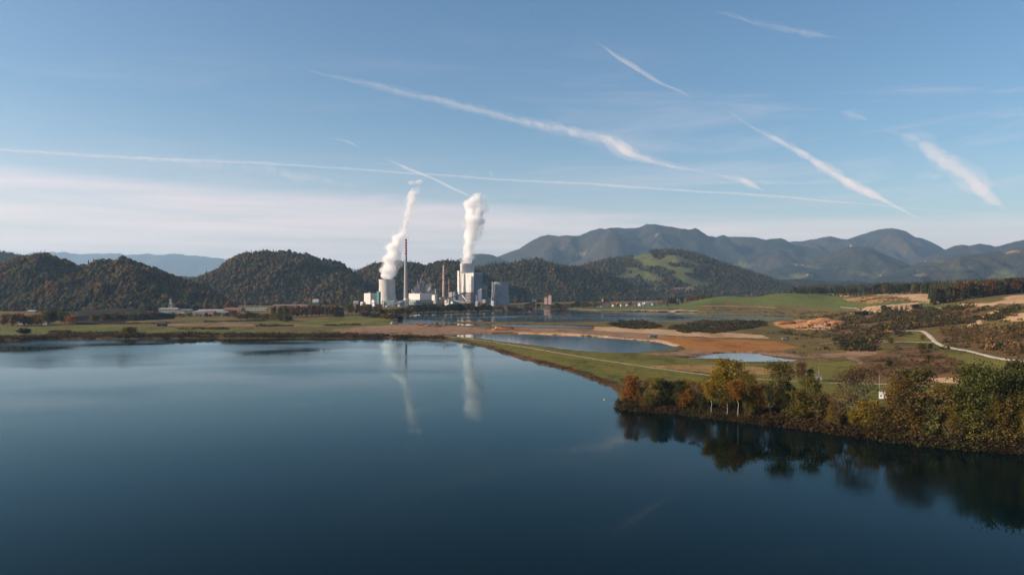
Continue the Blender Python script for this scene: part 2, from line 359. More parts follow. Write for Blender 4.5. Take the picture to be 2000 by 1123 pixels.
# ------------------------------------------------------------------ ground patches (class, outline in the photograph, found on the terrain)
PATCH = [  # later wins
    ('meadow', [(860, 655.5), (900, 659), (960, 667), (1020, 675), (1090, 683), (1180, 690), (1260, 692), (1340, 702), (1430, 708.5), (1560, 709), (1660, 706), (1670, 722), (1660, 740), (1600, 760), (1680, 790), (1500, 800), (1250, 800), (1200, 752), (1150, 735), (1080, 712), (1000, 690), (930, 670)]),
    ('meadow', [(1604, 748), (1740, 751), (1870, 757), (2060, 765), (2060, 830), (1800, 830), (1620, 800)]),
    ('green_meadow', [(0, 642), (80, 638), (170, 637), (300, 640), (400, 641), (520, 645), (640, 648), (700, 651), (640, 655), (560, 656), (400, 654), (250, 652), (100, 655), (-200, 658), (-200, 640)]),
    ('meadow', [(330, 634), (420, 629), (560, 631), (650, 634), (700, 638), (620, 640), (500, 637), (400, 636)]),
    ('green_meadow', [(400, 629), (480, 626), (600, 630), (690, 627), (770, 630), (770, 637), (690, 643), (560, 637), (470, 636)]),
    ('meadow', [(600, 629), (690, 617), (785, 622), (775, 632), (700, 634)]),
    ('bare_soil', [(640, 645), (700, 638), (790, 633), (900, 637.5), (960, 640), (1080, 642), (1160, 643), (1250, 648), (1300, 656), (1330, 664), (1330, 677), (1320, 675), (1240, 662), (1100, 652), (1000, 649), (860, 654), (820, 657.5), (740, 655), (680, 650)]),
    ('bare_soil', [(320, 632), (420, 634), (430, 630), (560, 633), (640, 637), (560, 638), (430, 637), (330, 636)]),
    ('sand', [(1160, 639), (1240, 640), (1330, 646), (1420, 650), (1490, 655), (1500, 661), (1400, 660), (1300, 655), (1230, 649), (1160, 645)]),
    ('sand', [(1000, 648.6), (1090, 650), (1170, 655), (1240, 661), (1300, 666), (1330, 675), (1324, 678), (1290, 669), (1235, 664), (1170, 658.5), (1090, 653.8), (1000, 651)]),
    ('ploughed_field', [(1277, 660), (1310, 657), (1365, 660), (1446, 663), (1511, 667), (1560, 678), (1523, 686), (1469, 687), (1388, 686.5), (1337, 684), (1330, 675), (1305, 667)]),
    ('bare_soil', [(1340, 685), (1400, 687), (1470, 688), (1530, 688), (1560, 694), (1640, 690), (1700, 684), (1708, 692), (1640, 697), (1555, 701), (1500, 694), (1470, 689.5), (1395, 690), (1350, 695), (1290, 694), (1240, 690), (1290, 688)]),
    ('dry_grass', [(1250, 714), (1330, 712), (1480, 717), (1560, 722), (1540, 732), (1420, 731), (1320, 722)]),
    ('bare_soil', [(1650, 680), (1668, 680), (1680, 695), (1700, 714), (1716, 728), (1700, 730), (1676, 712), (1662, 697)]),
    ('scrub_soil', [(1690, 700), (1720, 688), (1780, 680), (1830, 690), (1880, 700), (1890, 716), (1880, 738), (1800, 742), (1720, 742), (1650, 744), (1620, 740), (1660, 725), (1680, 712)]),
    ('sand', [(1810, 738), (1850, 737), (1885, 742), (1880, 748), (1830, 747)]),
    ('meadow', [(1822, 680), (1870, 690), (1930, 699), (1980, 708), (2060, 720), (2060, 730), (1950, 724), (1890, 722), (1870, 706), (1845, 694)]),
    ('meadow', [(1767, 651), (1800, 651), (1822, 664), (1826, 672), (1790, 672), (1770, 664)]),
    ('scrub_soil', [(1630, 620), (1700, 610), (1800, 604), (1900, 598), (1930, 604), (1915, 622), (1880, 636), (1780, 643), (1730, 652), (1690, 662), (1630, 655)]),
    ('scrub_soil', [(1835, 645), (1860, 640), (1930, 640), (2060, 632), (2060, 702), (2000, 700), (1950, 690), (1900, 682), (1850, 670), (1835, 655)]),
    ('green_field', [(1100, 602), (1180, 598), (1300, 595), (1362, 595), (1365, 603), (1362, 608), (1270, 608.3), (1175, 607.5)]),
    ('green_field', [(1330, 595), (1355, 588), (1385, 581), (1430, 577), (1480, 573.5), (1570, 572), (1640, 579), (1685, 590), (1690, 599), (1650, 607), (1600, 601), (1500, 597), (1460, 596), (1365, 596)]),
    ('sand', [(1628, 577), (1660, 579), (1650, 580.5), (1610, 574), (1560, 572.5), (1560, 571.5)]),
    ('dry_grass', [(1640, 584), (1700, 580), (1775, 579), (1782, 586), (1720, 593), (1690, 594)]),
    ('sand', [(1700, 577), (1760, 573.5), (1820, 574), (1826, 590), (1782, 588), (1768, 584), (1740, 579)]),
    ('green_field', [(1700, 596), (1768, 588), (1782, 588), (1762, 593), (1720, 599)]),
    ('sand', [(1644, 613), (1690, 601), (1720, 597), (1760, 594), (1830, 590.5), (1950, 592), (1940, 598), (1900, 600), (1860, 603), (1800, 607), (1750, 608), (1700, 612)]),
    ('green_field', [(1775, 596), (1800, 592), (1870, 593), (1862, 598), (1810, 602), (1785, 601)]),
    ('sand', [(1955, 588), (1975, 577), (2060, 574), (2100, 574), (2100, 594), (1960, 594), (1935, 592)]),
    ('sand', [(1885, 638), (1908, 626), (1928, 611), (1945, 603), (1958, 603), (1945, 614), (1925, 628), (1905, 637)]),
    ('sand', [(1955, 627), (1985, 613), (2100, 606), (2100, 624), (2000, 629)]),
    ('clay_pit', [(1505, 631), (1520, 628), (1560, 627), (1610, 624), (1640, 627), (1635, 636), (1620, 643), (1580, 645), (1530, 642)]),
    ('dark_spoil', [(108, 622), (150, 606), (200, 601.5), (250, 602.5), (310, 609), (318, 616), (300, 624), (200, 632), (150, 634)]),
]
NC = 1300
th = np.concatenate([np.linspace(-1.35, -0.70, 40)[:-1], np.linspace(-0.70, 0.70, NC), np.linspace(0.70, 1.35, 40)[1:]])
rows = np.concatenate([np.linspace(20, 225, 14), 1.0 / np.linspace(1 / 230.0, 1 / 3000.0, 560), np.exp(np.linspace(math.log(3020), math.log(32000), 60))])
TX = np.tan(th)[None] * 1.0 * rows[:, None]; TY = np.repeat(rows[:, None], len(th), 1)
nr, nc = TX.shape
Zg = height(TX, TY)
SD = shore_dist(TX.ravel(), TY.ravel()).reshape(TX.shape)
Zg[rows > 2950] = np.maximum(Zg[rows > 2950], 3)
patch_w = []
cls = np.zeros(TX.shape, int); names = ['ground', 'river_bank']
jx = (fbm(TX / 22, TY / 22, 41, 4) - 0.5) * 16; jy = (fbm(TX / 22, TY / 22, 71, 4) - 0.5) * 26
for nm, P in PATCH:
    Pw = hit(P); patch_w.append((nm, Pw))
    if nm not in names: names.append(nm)
    A = np.array(Pw); fx = 0.35 if 'field' in nm else 1.0
    msk = (TX > A[:, 0].min() - 20) & (TX < A[:, 0].max() + 20) & (TY > A[:, 1].min() - 30) & (TY < A[:, 1].max() + 30)
    ii = np.where(msk); ins = inpoly(TX[ii] + jx[ii] * fx, TY[ii] + jy[ii] * fx, Pw)
    cls[ii[0][ins], ii[1][ins]] = names.index(nm)
bank = (SD > -3) & (SD < 6 + 5 * fbm(TX / 14, TY / 14, 15, 3)) & (rows[:, None] < 1500)
cls[bank & np.isin(cls, [names.index('meadow'), names.index('green_meadow'), 0])] = 1
PAL = {  # base colours of the ground covers (two tones each)
    'ground': ((0.042, 0.040, 0.009), (0.125, 0.088, 0.026)), 'river_bank': ((0.030, 0.019, 0.008), (0.090, 0.052, 0.020)), 'meadow': ((0.045, 0.058, 0.008), (0.125, 0.110, 0.021)),
    'green_meadow': ((0.050, 0.068, 0.010), (0.105, 0.105, 0.020)),
    'dry_grass': ((0.14, 0.078, 0.025), (0.27, 0.16, 0.06)), 'bare_soil': ((0.085, 0.046, 0.026), (0.24, 0.145, 0.085)), 'sand': ((0.26, 0.15, 0.075), (0.46, 0.30, 0.165)),
    'ploughed_field': ((0.19, 0.072, 0.018), (0.31, 0.135, 0.034)), 'scrub_soil': ((0.052, 0.028, 0.012), (0.14, 0.075, 0.030)), 'green_field': ((0.055, 0.082, 0.016), (0.105, 0.115, 0.026)),
    'clay_pit': ((0.26, 0.105, 0.034), (0.44, 0.22, 0.09)), 'dark_spoil': ((0.012, 0.010, 0.009), (0.013, 0.011, 0.009))}
LAND = {'ground': 'ground', 'river_bank': 'lake_bank', 'meadow': 'meadow_ground', 'green_meadow': 'green_meadow_ground', 'dry_grass': 'dry_grass_ground', 'bare_soil': 'soil_ground', 'sand': 'sand_ground', 'ploughed_field': 'ploughed_field', 'scrub_soil': 'scrub_ground', 'green_field': 'green_field', 'clay_pit': 'clay_pit_ground', 'dark_spoil': 'spoil_ground'}
def ground_mat(nm):
    a, b_ = PAL[nm]; m, nt, b = mat_base('mat_' + nm)
    tcn = N(nt, 'ShaderNodeTexCoord')
    def nz(scale, det, st=(1, 1, 1), rot=0.0):
        mp = N(nt, 'ShaderNodeMapping'); mp.inputs['Scale'].default_value = st; mp.inputs['Rotation'].default_value = (0, 0, rot); nt.links.new(tcn.outputs['Object'], mp.inputs[0])
        n = N(nt, 'ShaderNodeTexNoise'); n.inputs['Scale'].default_value = scale; n.inputs['Detail'].default_value = det; n.inputs['Roughness'].default_value = 0.68; nt.links.new(mp.outputs[0], n.inputs['Vector']); return n.outputs[0]
    big = nz(0.020, 6, (1.0, 0.30, 1), 0.5); sm = nz(0.22, 5, (0.45, 1, 1), 0.25)
    ad = N(nt, 'ShaderNodeMath', operation='MULTIPLY_ADD'); nt.links.new(sm, ad.inputs[0]); ad.inputs[1].default_value = 0.95; nt.links.new(big, ad.inputs[2])
    rp = N(nt, 'ShaderNodeValToRGB'); nt.links.new(ad.outputs[0], rp.inputs[0]); el = rp.color_ramp.elements
    el[0].position = 0.82; el[0].color = (*a, 1); el[1].position = 1.12; el[1].color = (*b_, 1)
    src = rp.outputs[0]
    if nm in ('meadow', 'ground'):
        n3 = nz(0.045, 7, (1, 0.4, 1), 0.3); r3 = N(nt, 'ShaderNodeValToRGB'); nt.links.new(n3, r3.inputs[0]); r3.color_ramp.elements[0].position = 0.58; r3.color_ramp.elements[1].position = 0.76
        r3.color_ramp.elements[1].color = (0.75, 0.75, 0.75, 1)
        mm = N(nt, 'ShaderNodeMixRGB'); nt.links.new(r3.outputs[0], mm.inputs[0]); nt.links.new(src, mm.inputs[1]); mm.inputs[2].default_value = (0.19, 0.105, 0.034, 1); src = mm.outputs[0]
    if nm in ('ploughed_field', 'green_field', 'sand'):
        wv = N(nt, 'ShaderNodeTexWave'); mp = N(nt, 'ShaderNodeMapping'); mp.inputs['Rotation'].default_value = (0, 0, 1.15); nt.links.new(tcn.outputs['Object'], mp.inputs[0]); nt.links.new(mp.outputs[0], wv.inputs[0])
        wv.inputs['Scale'].default_value = 0.05; wv.inputs['Distortion'].default_value = 1.2
        mm = N(nt, 'ShaderNodeMixRGB', blend_type='MULTIPLY'); mm.inputs[0].default_value = 0.18; nt.links.new(src, mm.inputs[1]); nt.links.new(wv.outputs[0], mm.inputs[2]); src = mm.outputs[0]
    nt.links.new(src, b.inputs['Base Color']); b.inputs['Roughness'].default_value = 0.95; b.inputs['Specular IOR Level'].default_value = 0.1
    bp = N(nt, 'ShaderNodeBump'); bp.inputs['Distance'].default_value = 0.6; bp.inputs['Strength'].default_value = 0.8; nt.links.new(nz(0.5, 4), bp.inputs['Height']); nt.links.new(bp.outputs[0], b.inputs['Normal'])
    return m
idg = np.arange(nr * nc).reshape(nr, nc)
quads = np.stack([idg[:-1, :-1], idg[:-1, 1:], idg[1:, 1:], idg[1:, :-1]], -1).reshape(-1, 4)
qc = cls[:-1, :-1].ravel(); V_all = np.stack([TX, TY, Zg], -1).reshape(-1, 3)
SUBMERGED = (Zg < -0.3); SUBQ = SUBMERGED[:-1, :-1] & SUBMERGED[1:, 1:] & SUBMERGED[:-1, 1:] & SUBMERGED[1:, :-1]
def sub_mesh(name, q, V, mat, smooth=False):
    u, inv = np.unique(q.ravel(), return_inverse=True)
    return mesh_np(name, V[u], inv.reshape(-1, 4), mat, smooth=smooth)
for i, nm in enumerate(names):
    q = quads[qc == i]
    if len(q): tag(obj(LAND[nm], sub_mesh(LAND[nm], q, V_all, ground_mat(nm))), kind='structure')

# ------------------------------------------------------------------ water
def water_mat(name, body, ripple=0.012, rough=0.03, streak=True, level=0.05):
    m, nt, b = mat_base(name)
    tcn = N(nt, 'ShaderNodeTexCoord')
    def nz(scale, det, st=(1, 1, 1), rot=0.0, dist=0.0):
        mp = N(nt, 'ShaderNodeMapping'); mp.inputs['Scale'].default_value = st; mp.inputs['Rotation'].default_value = (0, 0, rot); nt.links.new(tcn.outputs['Object'], mp.inputs[0])
        n = N(nt, 'ShaderNodeTexNoise'); n.inputs['Scale'].default_value = scale; n.inputs['Detail'].default_value = det; n.inputs['Distortion'].default_value = dist; nt.links.new(mp.outputs[0], n.inputs['Vector']); return n.outputs[0]
    b.inputs['Base Color'].default_value = (*body, 1); b.inputs['IOR'].default_value = 1.33; b.inputs['Specular IOR Level'].default_value = level; b.inputs['Specular Tint'].default_value = (0.3, 0.85, 1.0, 1)
    st = nz(0.0042, 5, (1.0, 2.6, 1), -0.22, 0.5)
    rr = N(nt, 'ShaderNodeMapRange'); nt.links.new(st, rr.inputs[0]); rr.inputs[1].default_value = 0.40; rr.inputs[2].default_value = 0.62
    rr.inputs[3].default_value = rough; rr.inputs[4].default_value = rough + (0.14 if streak else 0.02); rr.clamp = True
    nt.links.new(rr.outputs[0], b.inputs['Roughness'])
    hs_ = N(nt, 'ShaderNodeMath', operation='MULTIPLY_ADD'); nt.links.new(nz(1.1, 3), hs_.inputs[0]); hs_.inputs[1].default_value = 0.4; nt.links.new(nz(0.22, 3, (1, 1.6, 1), 0.5), hs_.inputs[2])
    bp = N(nt, 'ShaderNodeBump'); bp.inputs['Strength'].default_value = 1.0; bp.inputs['Distance'].default_value = ripple
    sc = N(nt, 'ShaderNodeMapRange'); nt.links.new(st, sc.inputs[0]); sc.inputs[1].default_value = 0.35; sc.inputs[2].default_value = 0.65; sc.inputs[3].default_value = 0.15; sc.inputs[4].default_value = 1.0
    if streak: nt.links.new(sc.outputs[0], bp.inputs['Strength'])
    nt.links.new(hs_.outputs[0], bp.inputs['Height']); nt.links.new(bp.outputs[0], b.inputs['Normal'])
    if level < 0.2:      # the deep lake: dark body, blue-green tinted reflection
        b.inputs['Specular IOR Level'].default_value = 0.0
        gl = N(nt, 'ShaderNodeBsdfGlossy'); gl.inputs['Color'].default_value = (0.72, 0.94, 1.0, 1); nt.links.new(rr.outputs[0], gl.inputs['Roughness']); nt.links.new(bp.outputs[0], gl.inputs['Normal'])
        fr_ = N(nt, 'ShaderNodeFresnel'); fr_.inputs['IOR'].default_value = 1.14; nt.links.new(bp.outputs[0], fr_.inputs['Normal'])
        ms = N(nt, 'ShaderNodeMixShader'); nt.links.new(fr_.outputs[0], ms.inputs[0]); nt.links.new(b.outputs[0], ms.inputs[1]); nt.links.new(gl.outputs[0], ms.inputs[2]); nt.links.new(ms.outputs[0], nt.nodes['Material Output'].inputs['Surface'])
    return m
BODY = (0.0, 0.0034, 0.0038)
def water_sheet(name, L, mat, grow=16.0, z=0.0):
    A = np.array(L); me = bpy.data.meshes.new(name)
    # grow the outline outwards under the banks
    P = A; Q = np.roll(A, -1, 0); area = 0.5 * np.sum(P[:, 0] * Q[:, 1] - Q[:, 0] * P[:, 1]); s = 1 if area > 0 else -1
    t = np.roll(A, -1, 0) - np.roll(A, 1, 0); n = np.stack([t[:, 1], -t[:, 0]], -1) * s; n /= (np.linalg.norm(n, axis=1, keepdims=True) + 1e-9)
    G = A + n * np.minimum(grow, 5 + 0.006 * np.abs(A[:, 1:2]))
    from mathutils.geometry import tessellate_polygon
    vs = [mathutils.Vector((x, y, 0)) for x, y in G]; tr = tessellate_polygon([vs])
    tr = [tuple(t_) if (vs[t_[1]] - vs[t_[0]]).cross(vs[t_[2]] - vs[t_[0]]).z > 0 else tuple(t_)[::-1] for t_ in tr]
    me.from_pydata([(x, y, z) for x, y in G], [], tr); me.materials.append(mat); me.update()
    return tag(obj(name, me), kind='structure')
w_main = water_mat('mat_lake', BODY, 0.010, 0.03)
w_pond = water_mat('mat_pond', (0.008, 0.042, 0.062), 0.016, 0.05, False, 0.35)
w_far = water_mat('mat_far_lake', (0.006, 0.028, 0.042), 0.006, 0.03, True, 0.4)
water_sheet('lake_water', lake_main, w_main, 9)
water_sheet('pond_water', pond_mid, w_pond, 6)
water_sheet('pond_water', pond_small, w_pond, 5)
water_sheet('far_lake_water', far_lake, w_far, 10)

# ------------------------------------------------------------------ paths and roads laid on the terrain
ROADS = []
def ribbon(name, P, width, mat, lift=0.12, wj=0.15):
    W = hit(P); pts = []; ROADS.append((W, width / 2 + 3.0))
    for a, b in zip(W[:-1], W[1:]):
        n = max(2, int(math.dist(a, b) / 6))
        for k in range(n): pts.append((a[0] + (b[0] - a[0]) * k / n, a[1] + (b[1] - a[1]) * k / n))
    pts.append(W[-1]); pts = np.array(pts)
    for _ in range(6): pts[1:-1] = (pts[:-2] + 2 * pts[1:-1] + pts[2:]) / 4
    t = np.gradient(pts, axis=0); n = np.stack([-t[:, 1], t[:, 0]], -1); n /= np.linalg.norm(n, axis=1, keepdims=True)
    w = width * (1 + wj * (2 * fbm(np.arange(len(pts)) / 5.0, np.zeros(len(pts)), 3) - 1))
    K = 5; V = []
    zc = height(pts[:, 0], pts[:, 1], True)
    for j in range(K):
        o = (j / (K - 1) - 0.5) * w; q = pts + n * o[:, None]
        V.append(np.stack([q[:, 0], q[:, 1], np.maximum(height(q[:, 0], q[:, 1], True), zc - 0.3) + lift + (0.10 if 0 < j < K - 1 else -0.25)], -1))
    V = np.stack(V, 1); m = len(pts); V = V.reshape(-1, 3)
    ids = np.arange(m * K).reshape(m, K); q = np.stack([ids[:-1, :-1], ids[1:, :-1], ids[1:, 1:], ids[:-1, 1:]], -1).reshape(-1, 4)
    return tag(obj(name, mesh_np(name, V, q, mat)), kind='structure')
m_gravel = noise_mat('mat_gravel', [(0.17, 0.13, 0.08), (0.33, 0.26, 0.18)], 0.6, 6, 0.95, 0.1)
m_white_road = noise_mat('mat_white_road', [(0.33, 0.27, 0.21), (0.50, 0.43, 0.35)], 0.35, 6, 0.95, 0.1)
ribbon('path', [(862, 655.5), (900, 659), (960, 667), (1020, 677), (1090, 689), (1180, 704), (1290, 720), (1385, 733), (1455, 738.5), (1520, 743), (1604, 747), (1680, 748.5), (1740, 749.5), (1875, 755.5), (1960, 760), (2080, 768)], 2.4, m_gravel)
ribbon('road', [(1690, 650), (1740, 647), (1785, 645.5), (1802, 646), (1812, 653), (1826, 668), (1842, 676), (1868, 681.5), (1900, 687), (1932, 696), (1975, 703), (2040, 714), (2100, 726)], 5.2, m_white_road)
m_shore = noise_mat('mat_shore_sand', [(0.22, 0.15, 0.09), (0.36, 0.26, 0.17)], 0.2, 6, 0.95)
ribbon('shore_sand', [(1045, 604), (1100, 602.6), (1140, 604.5), (1175, 606.8), (1225, 607), (1270, 607.2), (1320, 607.4), (1362, 607.8)], 9, m_shore)
ribbon('path', [(1368, 598), (1430, 597.5), (1480, 598.5), (1508, 600.5), (1514, 602)], 9, m_shore)
ribbon('path', [(1700, 668), (1760, 667), (1825, 669)], 2.2, m_gravel)
ribbon('path', [(1642, 600), (1672, 602), (1700, 607), (1712, 608)], 3.5, m_white_road)
ribbon('path', [(1600, 672), (1640, 668), (1700, 667)], 3.0, m_gravel)

# ------------------------------------------------------------------ hills
import bmesh
def ico(sub):
    bm = bmesh.new(); bmesh.ops.create_icosphere(bm, subdivisions=sub, radius=1.0)
    V = np.array([v.co[:] for v in bm.verts]); Fc = np.array([[v.index for v in f.verts] for f in bm.faces]); bm.free(); return V, Fc
ICO0, ICO1 = ico(1), ico(2)
def blob_templates(base, n, seed, amp=0.35):
    r = np.random.default_rng(seed); out_ = []
    for _ in range(n):
        V = base[0] * (1 + amp * (r.random((len(base[0]), 1)) - 0.35)); V = V * np.array([1, 1, 0.95]); out_.append((V, base[1], 0.75 + 0.5 * r.random((len(V), 1)) * np.ones((1, 3))))
    return out_
def cone_templates(n, seed, sides=6, tiers=3):
    r = np.random.default_rng(seed); out_ = []
    for _ in range(n):
        V = []; Fc = []
        for t in range(tiers):
            z0 = -1 + 2.2 * t / tiers * 0.9; z1 = z0 + 2.6 / tiers + 0.35; R0 = 0.62 * (1 - t / (tiers + 0.3)); b = len(V)
            for k in range(sides): 
                a = 2 * math.pi * (k + 0.5 * t) / sides; q = R0 * (0.7 + 0.6 * r.random()); V.append((q * math.cos(a), q * math.sin(a), z0 + 0.15 * r.random()))
            V.append((0, 0, z1))
            for k in range(sides): Fc.append((b + k, b + (k + 1) % sides, b + sides))
        V = np.array(V); out_.append((V, np.array(Fc), 0.8 + 0.4 * r.random((len(V), 1)) * np.ones((1, 3))))
    return out_
def leaf_templates(n, seed, leaves, size, rx=1.0, rz=0.8, lobes=5, base=0.0):
    """loose balls of leaf-sized faces, unit radius"""
    r = np.random.default_rng(seed); out_ = []
    for _ in range(n):
        lc = r.normal(0, 0.42, (lobes, 3)) * [rx, rx, rz * 0.8]; lc[:, 2] = np.abs(lc[:, 2]) * 0.9 + base
        which = r.integers(0, lobes, leaves); d = r.normal(0, 1, (leaves, 3)); d /= np.linalg.norm(d, axis=1, keepdims=True)
        P = lc[which] + d * (0.30 + 0.28 * r.random((leaves, 1))) * [rx, rx, rz]
        P[:, 2] = np.abs(P[:, 2] + 0.05)
        a = r.normal(0, 1, (leaves, 3)); a /= np.linalg.norm(a, axis=1, keepdims=True); b = np.cross(a, r.normal(0, 1, (leaves, 3))); b /= np.linalg.norm(b, axis=1, keepdims=True)
        s = size * (0.6 + 0.8 * r.random((leaves, 1)))
        V = np.stack([P - a * s - b * s * .6, P + a * s * .8 - b * s, P + a * s + b * s * .7, P - a * s * .7 + b * s], 1).reshape(-1, 3)
        Fc = np.arange(leaves * 4).reshape(-1, 4)
        lob = (0.7 + 0.6 * r.random(lobes))[which][:, None]; c = lob * (0.85 + 0.3 * r.random((leaves, 1))) * (1 + 0.10 * r.normal(0, 1, (leaves, 3))); out_.append((V, Fc, np.clip(np.repeat(c, 4, 0), 0.2, 2)))
    return out_
def scatter(name, templ, P, S, C, mat, seed=1, label=None, cat=None, kind='stuff', smooth=False):
    """one merged mesh of many small plants: templates at positions P with scale S (n,3) and colour C (n,3)"""
    r = np.random.default_rng(seed); n = len(P); w = r.integers(0, len(templ), n); a = r.random(n) * 6.283
    C = C * np.array([1.0, 0.95, 0.72]); Vs, Fs, Cs = [], [], []; off = 0
    for k, (V, Fc, c) in enumerate(templ):
        ii = np.where(w == k)[0]
        if not len(ii): continue
        ca, sa = np.cos(a[ii])[:, None], np.sin(a[ii])[:, None]
        x = V[None, :, 0] * ca - V[None, :, 1] * sa; y = V[None, :, 0] * sa + V[None, :, 1] * ca; z = np.repeat(V[None, :, 2], len(ii), 0)
        W = np.stack([x * S[ii, 0:1], y * S[ii, 1:2], z * S[ii, 2:3]], -1) + P[ii][:, None, :]
        Vs.append(W.reshape(-1, 3)); Fs.append((Fc[None] + (np.arange(len(ii)) * len(V))[:, None, None] + off).reshape(-1, Fc.shape[1])); off += len(ii) * len(V)
        Cs.append((C[ii][:, None, :] * c[None]).reshape(-1, 3))
    me = mesh_np(name, np.concatenate(Vs), np.concatenate(Fs), mat, np.clip(np.concatenate(Cs), 0, 1), smooth)
    o = obj(name, me); tag(o, label, cat, kind=kind); return o
AUT = np.array([(0.020, 0.030, 0.012), (0.045, 0.050, 0.016), (0.100, 0.050, 0.022), (0.070, 0.045, 0.022), (0.085, 0.075, 0.024), (0.014, 0.024, 0.014), (0.13, 0.065, 0.022), (0.035, 0.036, 0.016)])
def autumn(x, y, seed, w=(3, 3, 2.2, 3, 1.6, 2, .6, 2.5), lam=120.0):
    r = np.random.default_rng(seed); n = len(x); w = np.array(w, float)
    reg = np.stack([fbm(x / lam, y / lam, seed + 31 * k, 3) for k in range(len(AUT))], 1)
    p = w[None] * np.exp((reg - 0.5) * 11); p /= p.sum(1, keepdims=True); u = r.random((n, 1)); k = (p.cumsum(1) < u).sum(1).clip(0, len(AUT) - 1)
    return (0.55 * AUT[k] * np.array([1.2, 1.0, 0.9]) + 0.45 * np.array([0.042, 0.032, 0.014])) * (0.52 + 0.32 * r.random((n, 1))) * (1 + 0.08 * r.normal(0, 1, (n, 3)))
m_canopy = col_mat('mat_canopy', 0.25, 0.35, 1.0, 1.2, 0.35)
m_hillsoil = col_mat('mat_hill', 0.02, 0.45, 1.0, 6.0, 0.05)
m_farhill = col_mat('mat_far_hill', 0.012, 0.5, 1.0, 14.0, 0.02)
def hill(name, crest, Yc, W, res, seed, amp=0.22, lam=260.0, col=(0.03, 0.032, 0.016), mead=None, mcol=(0.075, 0.095, 0.032), trees=None, back=0.7, sub=9.0, jit=0.0, mat=None, pw=1.0, wts=None, lab=None, tp=None):
    cr = np.array(crest, float); cpx, cpy = cr[:, 0], cr[:, 1]
    x0, x1 = XatY(cpx[0], Yc), XatY(cpx[-1], Yc)
    ys = np.linspace(Yc - W, Yc + W * back, max(12, int(W * (1 + back) / res)));
    pxs = np.linspace(cpx[0], cpx[-1], max(12, int(abs(x1 - x0) / res)))
    PX, YY = np.meshgrid(pxs, ys); XX = (PX - CX) / F * YY
    def zf(px, X, Y):
        Zc = ZatY(np.interp(px, cpx, cpy), Yc) - sub
        d = (Yc + (fbm(X / 500.0, X * 0, seed + 3, 2) - 0.5) * W * 0.25 - Y); d = np.where(d > 0, d / (W * 0.92), -d / (W * back * 0.92)); d = np.clip(d, 0, 1)
        p = ((1 + np.cos(math.pi * d)) / 2) ** pw
        rid = 1 - np.abs(2 * fbm(X / lam, Y / (lam * 1.7), seed, 4) - 1); small = fbm(X / (lam * .25), Y / (lam * .25), seed + 9, 3) - 0.5
        return np.maximum(Zc, 3) * p + (rid - 0.75) * amp * np.maximum(Zc, 20) * 4 * p * (1 - p) * 1.3 + small * amp * 0.4 * np.maximum(Zc, 20) * np.clip(4 * p * (1 - p) + 0.15, 0, 1) - 4 * (d >= 1)
    Z = zf(PX, XX, YY)
    py = HY - (Z - CAM_H) / YY * F
    C = np.ones(Z.shape + (3,)) * np.array(col) * (0.7 + 0.6 * fbm(XX / 60, YY / 60, seed + 5, 3))[..., None]
    isM = np.zeros(Z.shape, bool)
    jm = (fbm(XX / 90, YY / 90, seed + 7, 3) - 0.5)
    for P, c in (mead or []):
        m_ = inpoly(PX + jm * 14 * 3000 / Yc * 2, py + jm * 5, P); isM |= m_; C[m_] = np.array(c) * (0.85 + 0.3 * fbm(XX[m_] / 40, YY[m_] / 40, seed + 2, 3))[:, None]
    if jit:
        r = np.random.default_rng(seed); sh = Z.shape
        Zj = Z + np.where(isM, 0, 1) * jit * (r.random(sh) - 0.3); rc = autumn(XX.ravel(), YY.ravel(), seed + 1, wts or (3, 3, 2, 3, 1, 3, .3, 3), lam=lam).reshape(sh + (3,)) * (0.30 + 0.75 * fbm(XX.ravel() / 420, YY.ravel() / 700, seed + 77, 4).reshape(sh + (1,)) ** 1.5) + np.array([0.003, 0.009, 0.011])  # constant blue-green offset paints distance haze into the far slopes' colour
        C = np.where(isM[..., None], C, rc); Z2 = Zj
    else: Z2 = Z
    V = np.stack([XX, YY, Z2], -1).reshape(-1, 3); a, b = Z.shape; ids = np.arange(a * b).reshape(a, b)
    q = np.stack([ids[:-1, :-1], ids[:-1, 1:], ids[1:, 1:], ids[1:, :-1]], -1).reshape(-1, 4)
    o = obj(name, mesh_np(name, V, q, mat or m_hillsoil, C.reshape(-1, 3), smooth=not jit)); tag(o, kind='structure')
    if trees:
        sp, r0, con = trees
        r = np.random.default_rng(seed + 100); n = int((x1 - x0) * (W + 60) / sp ** 2)
        Y = r.uniform(Yc - W, Yc + 60, n); px = r.uniform(max(cpx[0], -120), min(cpx[-1], 2120), n); X = (px - CX) / F * Y
        keep = r.random(n) < Y / Yc; X, Y, px = X[keep], Y[keep], px[keep]
        Zt = zf(px, X, Y); pyt = HY - (Zt - CAM_H) / Y * F; jm = (fbm(X / 90, Y / 90, seed + 7, 3) - 0.5)
        ok = Zt > 4.0
        for P, c in (mead or []): ok &= ~inpoly(px + jm * 14 * 3000 / Yc * 2, pyt + jm * 5, P)
        X, Y, Zt = X[ok], Y[ok], Zt[ok]; n = len(X)
        s = r0 * (0.50 + 0.8 * r.random(n) ** 1.7) * (0.55 + 1.0 * fbm(X / 55, Y / 80, seed + 61, 3)); Cc = autumn(X, Y, seed + 1, wts or (3, 3, 2.2, 3, 1.6, 2, .6, 2.5))
        isc = r.random(n) < con * (0.3 + 1.4 * fbm(X / 150, Y / 150, seed + 55, 2))
        hh = s * (0.9 + 0.5 * r.random(n))
        P = np.stack([X, Y, Zt + hh * 0.7], -1); S = np.stack([s, s, hh], -1)
        base = ICO1 if tp == 'fine' else ICO0
        scatter('forest', blob_templates(base, 8, seed, 0.55), P[~isc], S[~isc], Cc[~isc], m_canopy, seed, lab[0], 'forest')
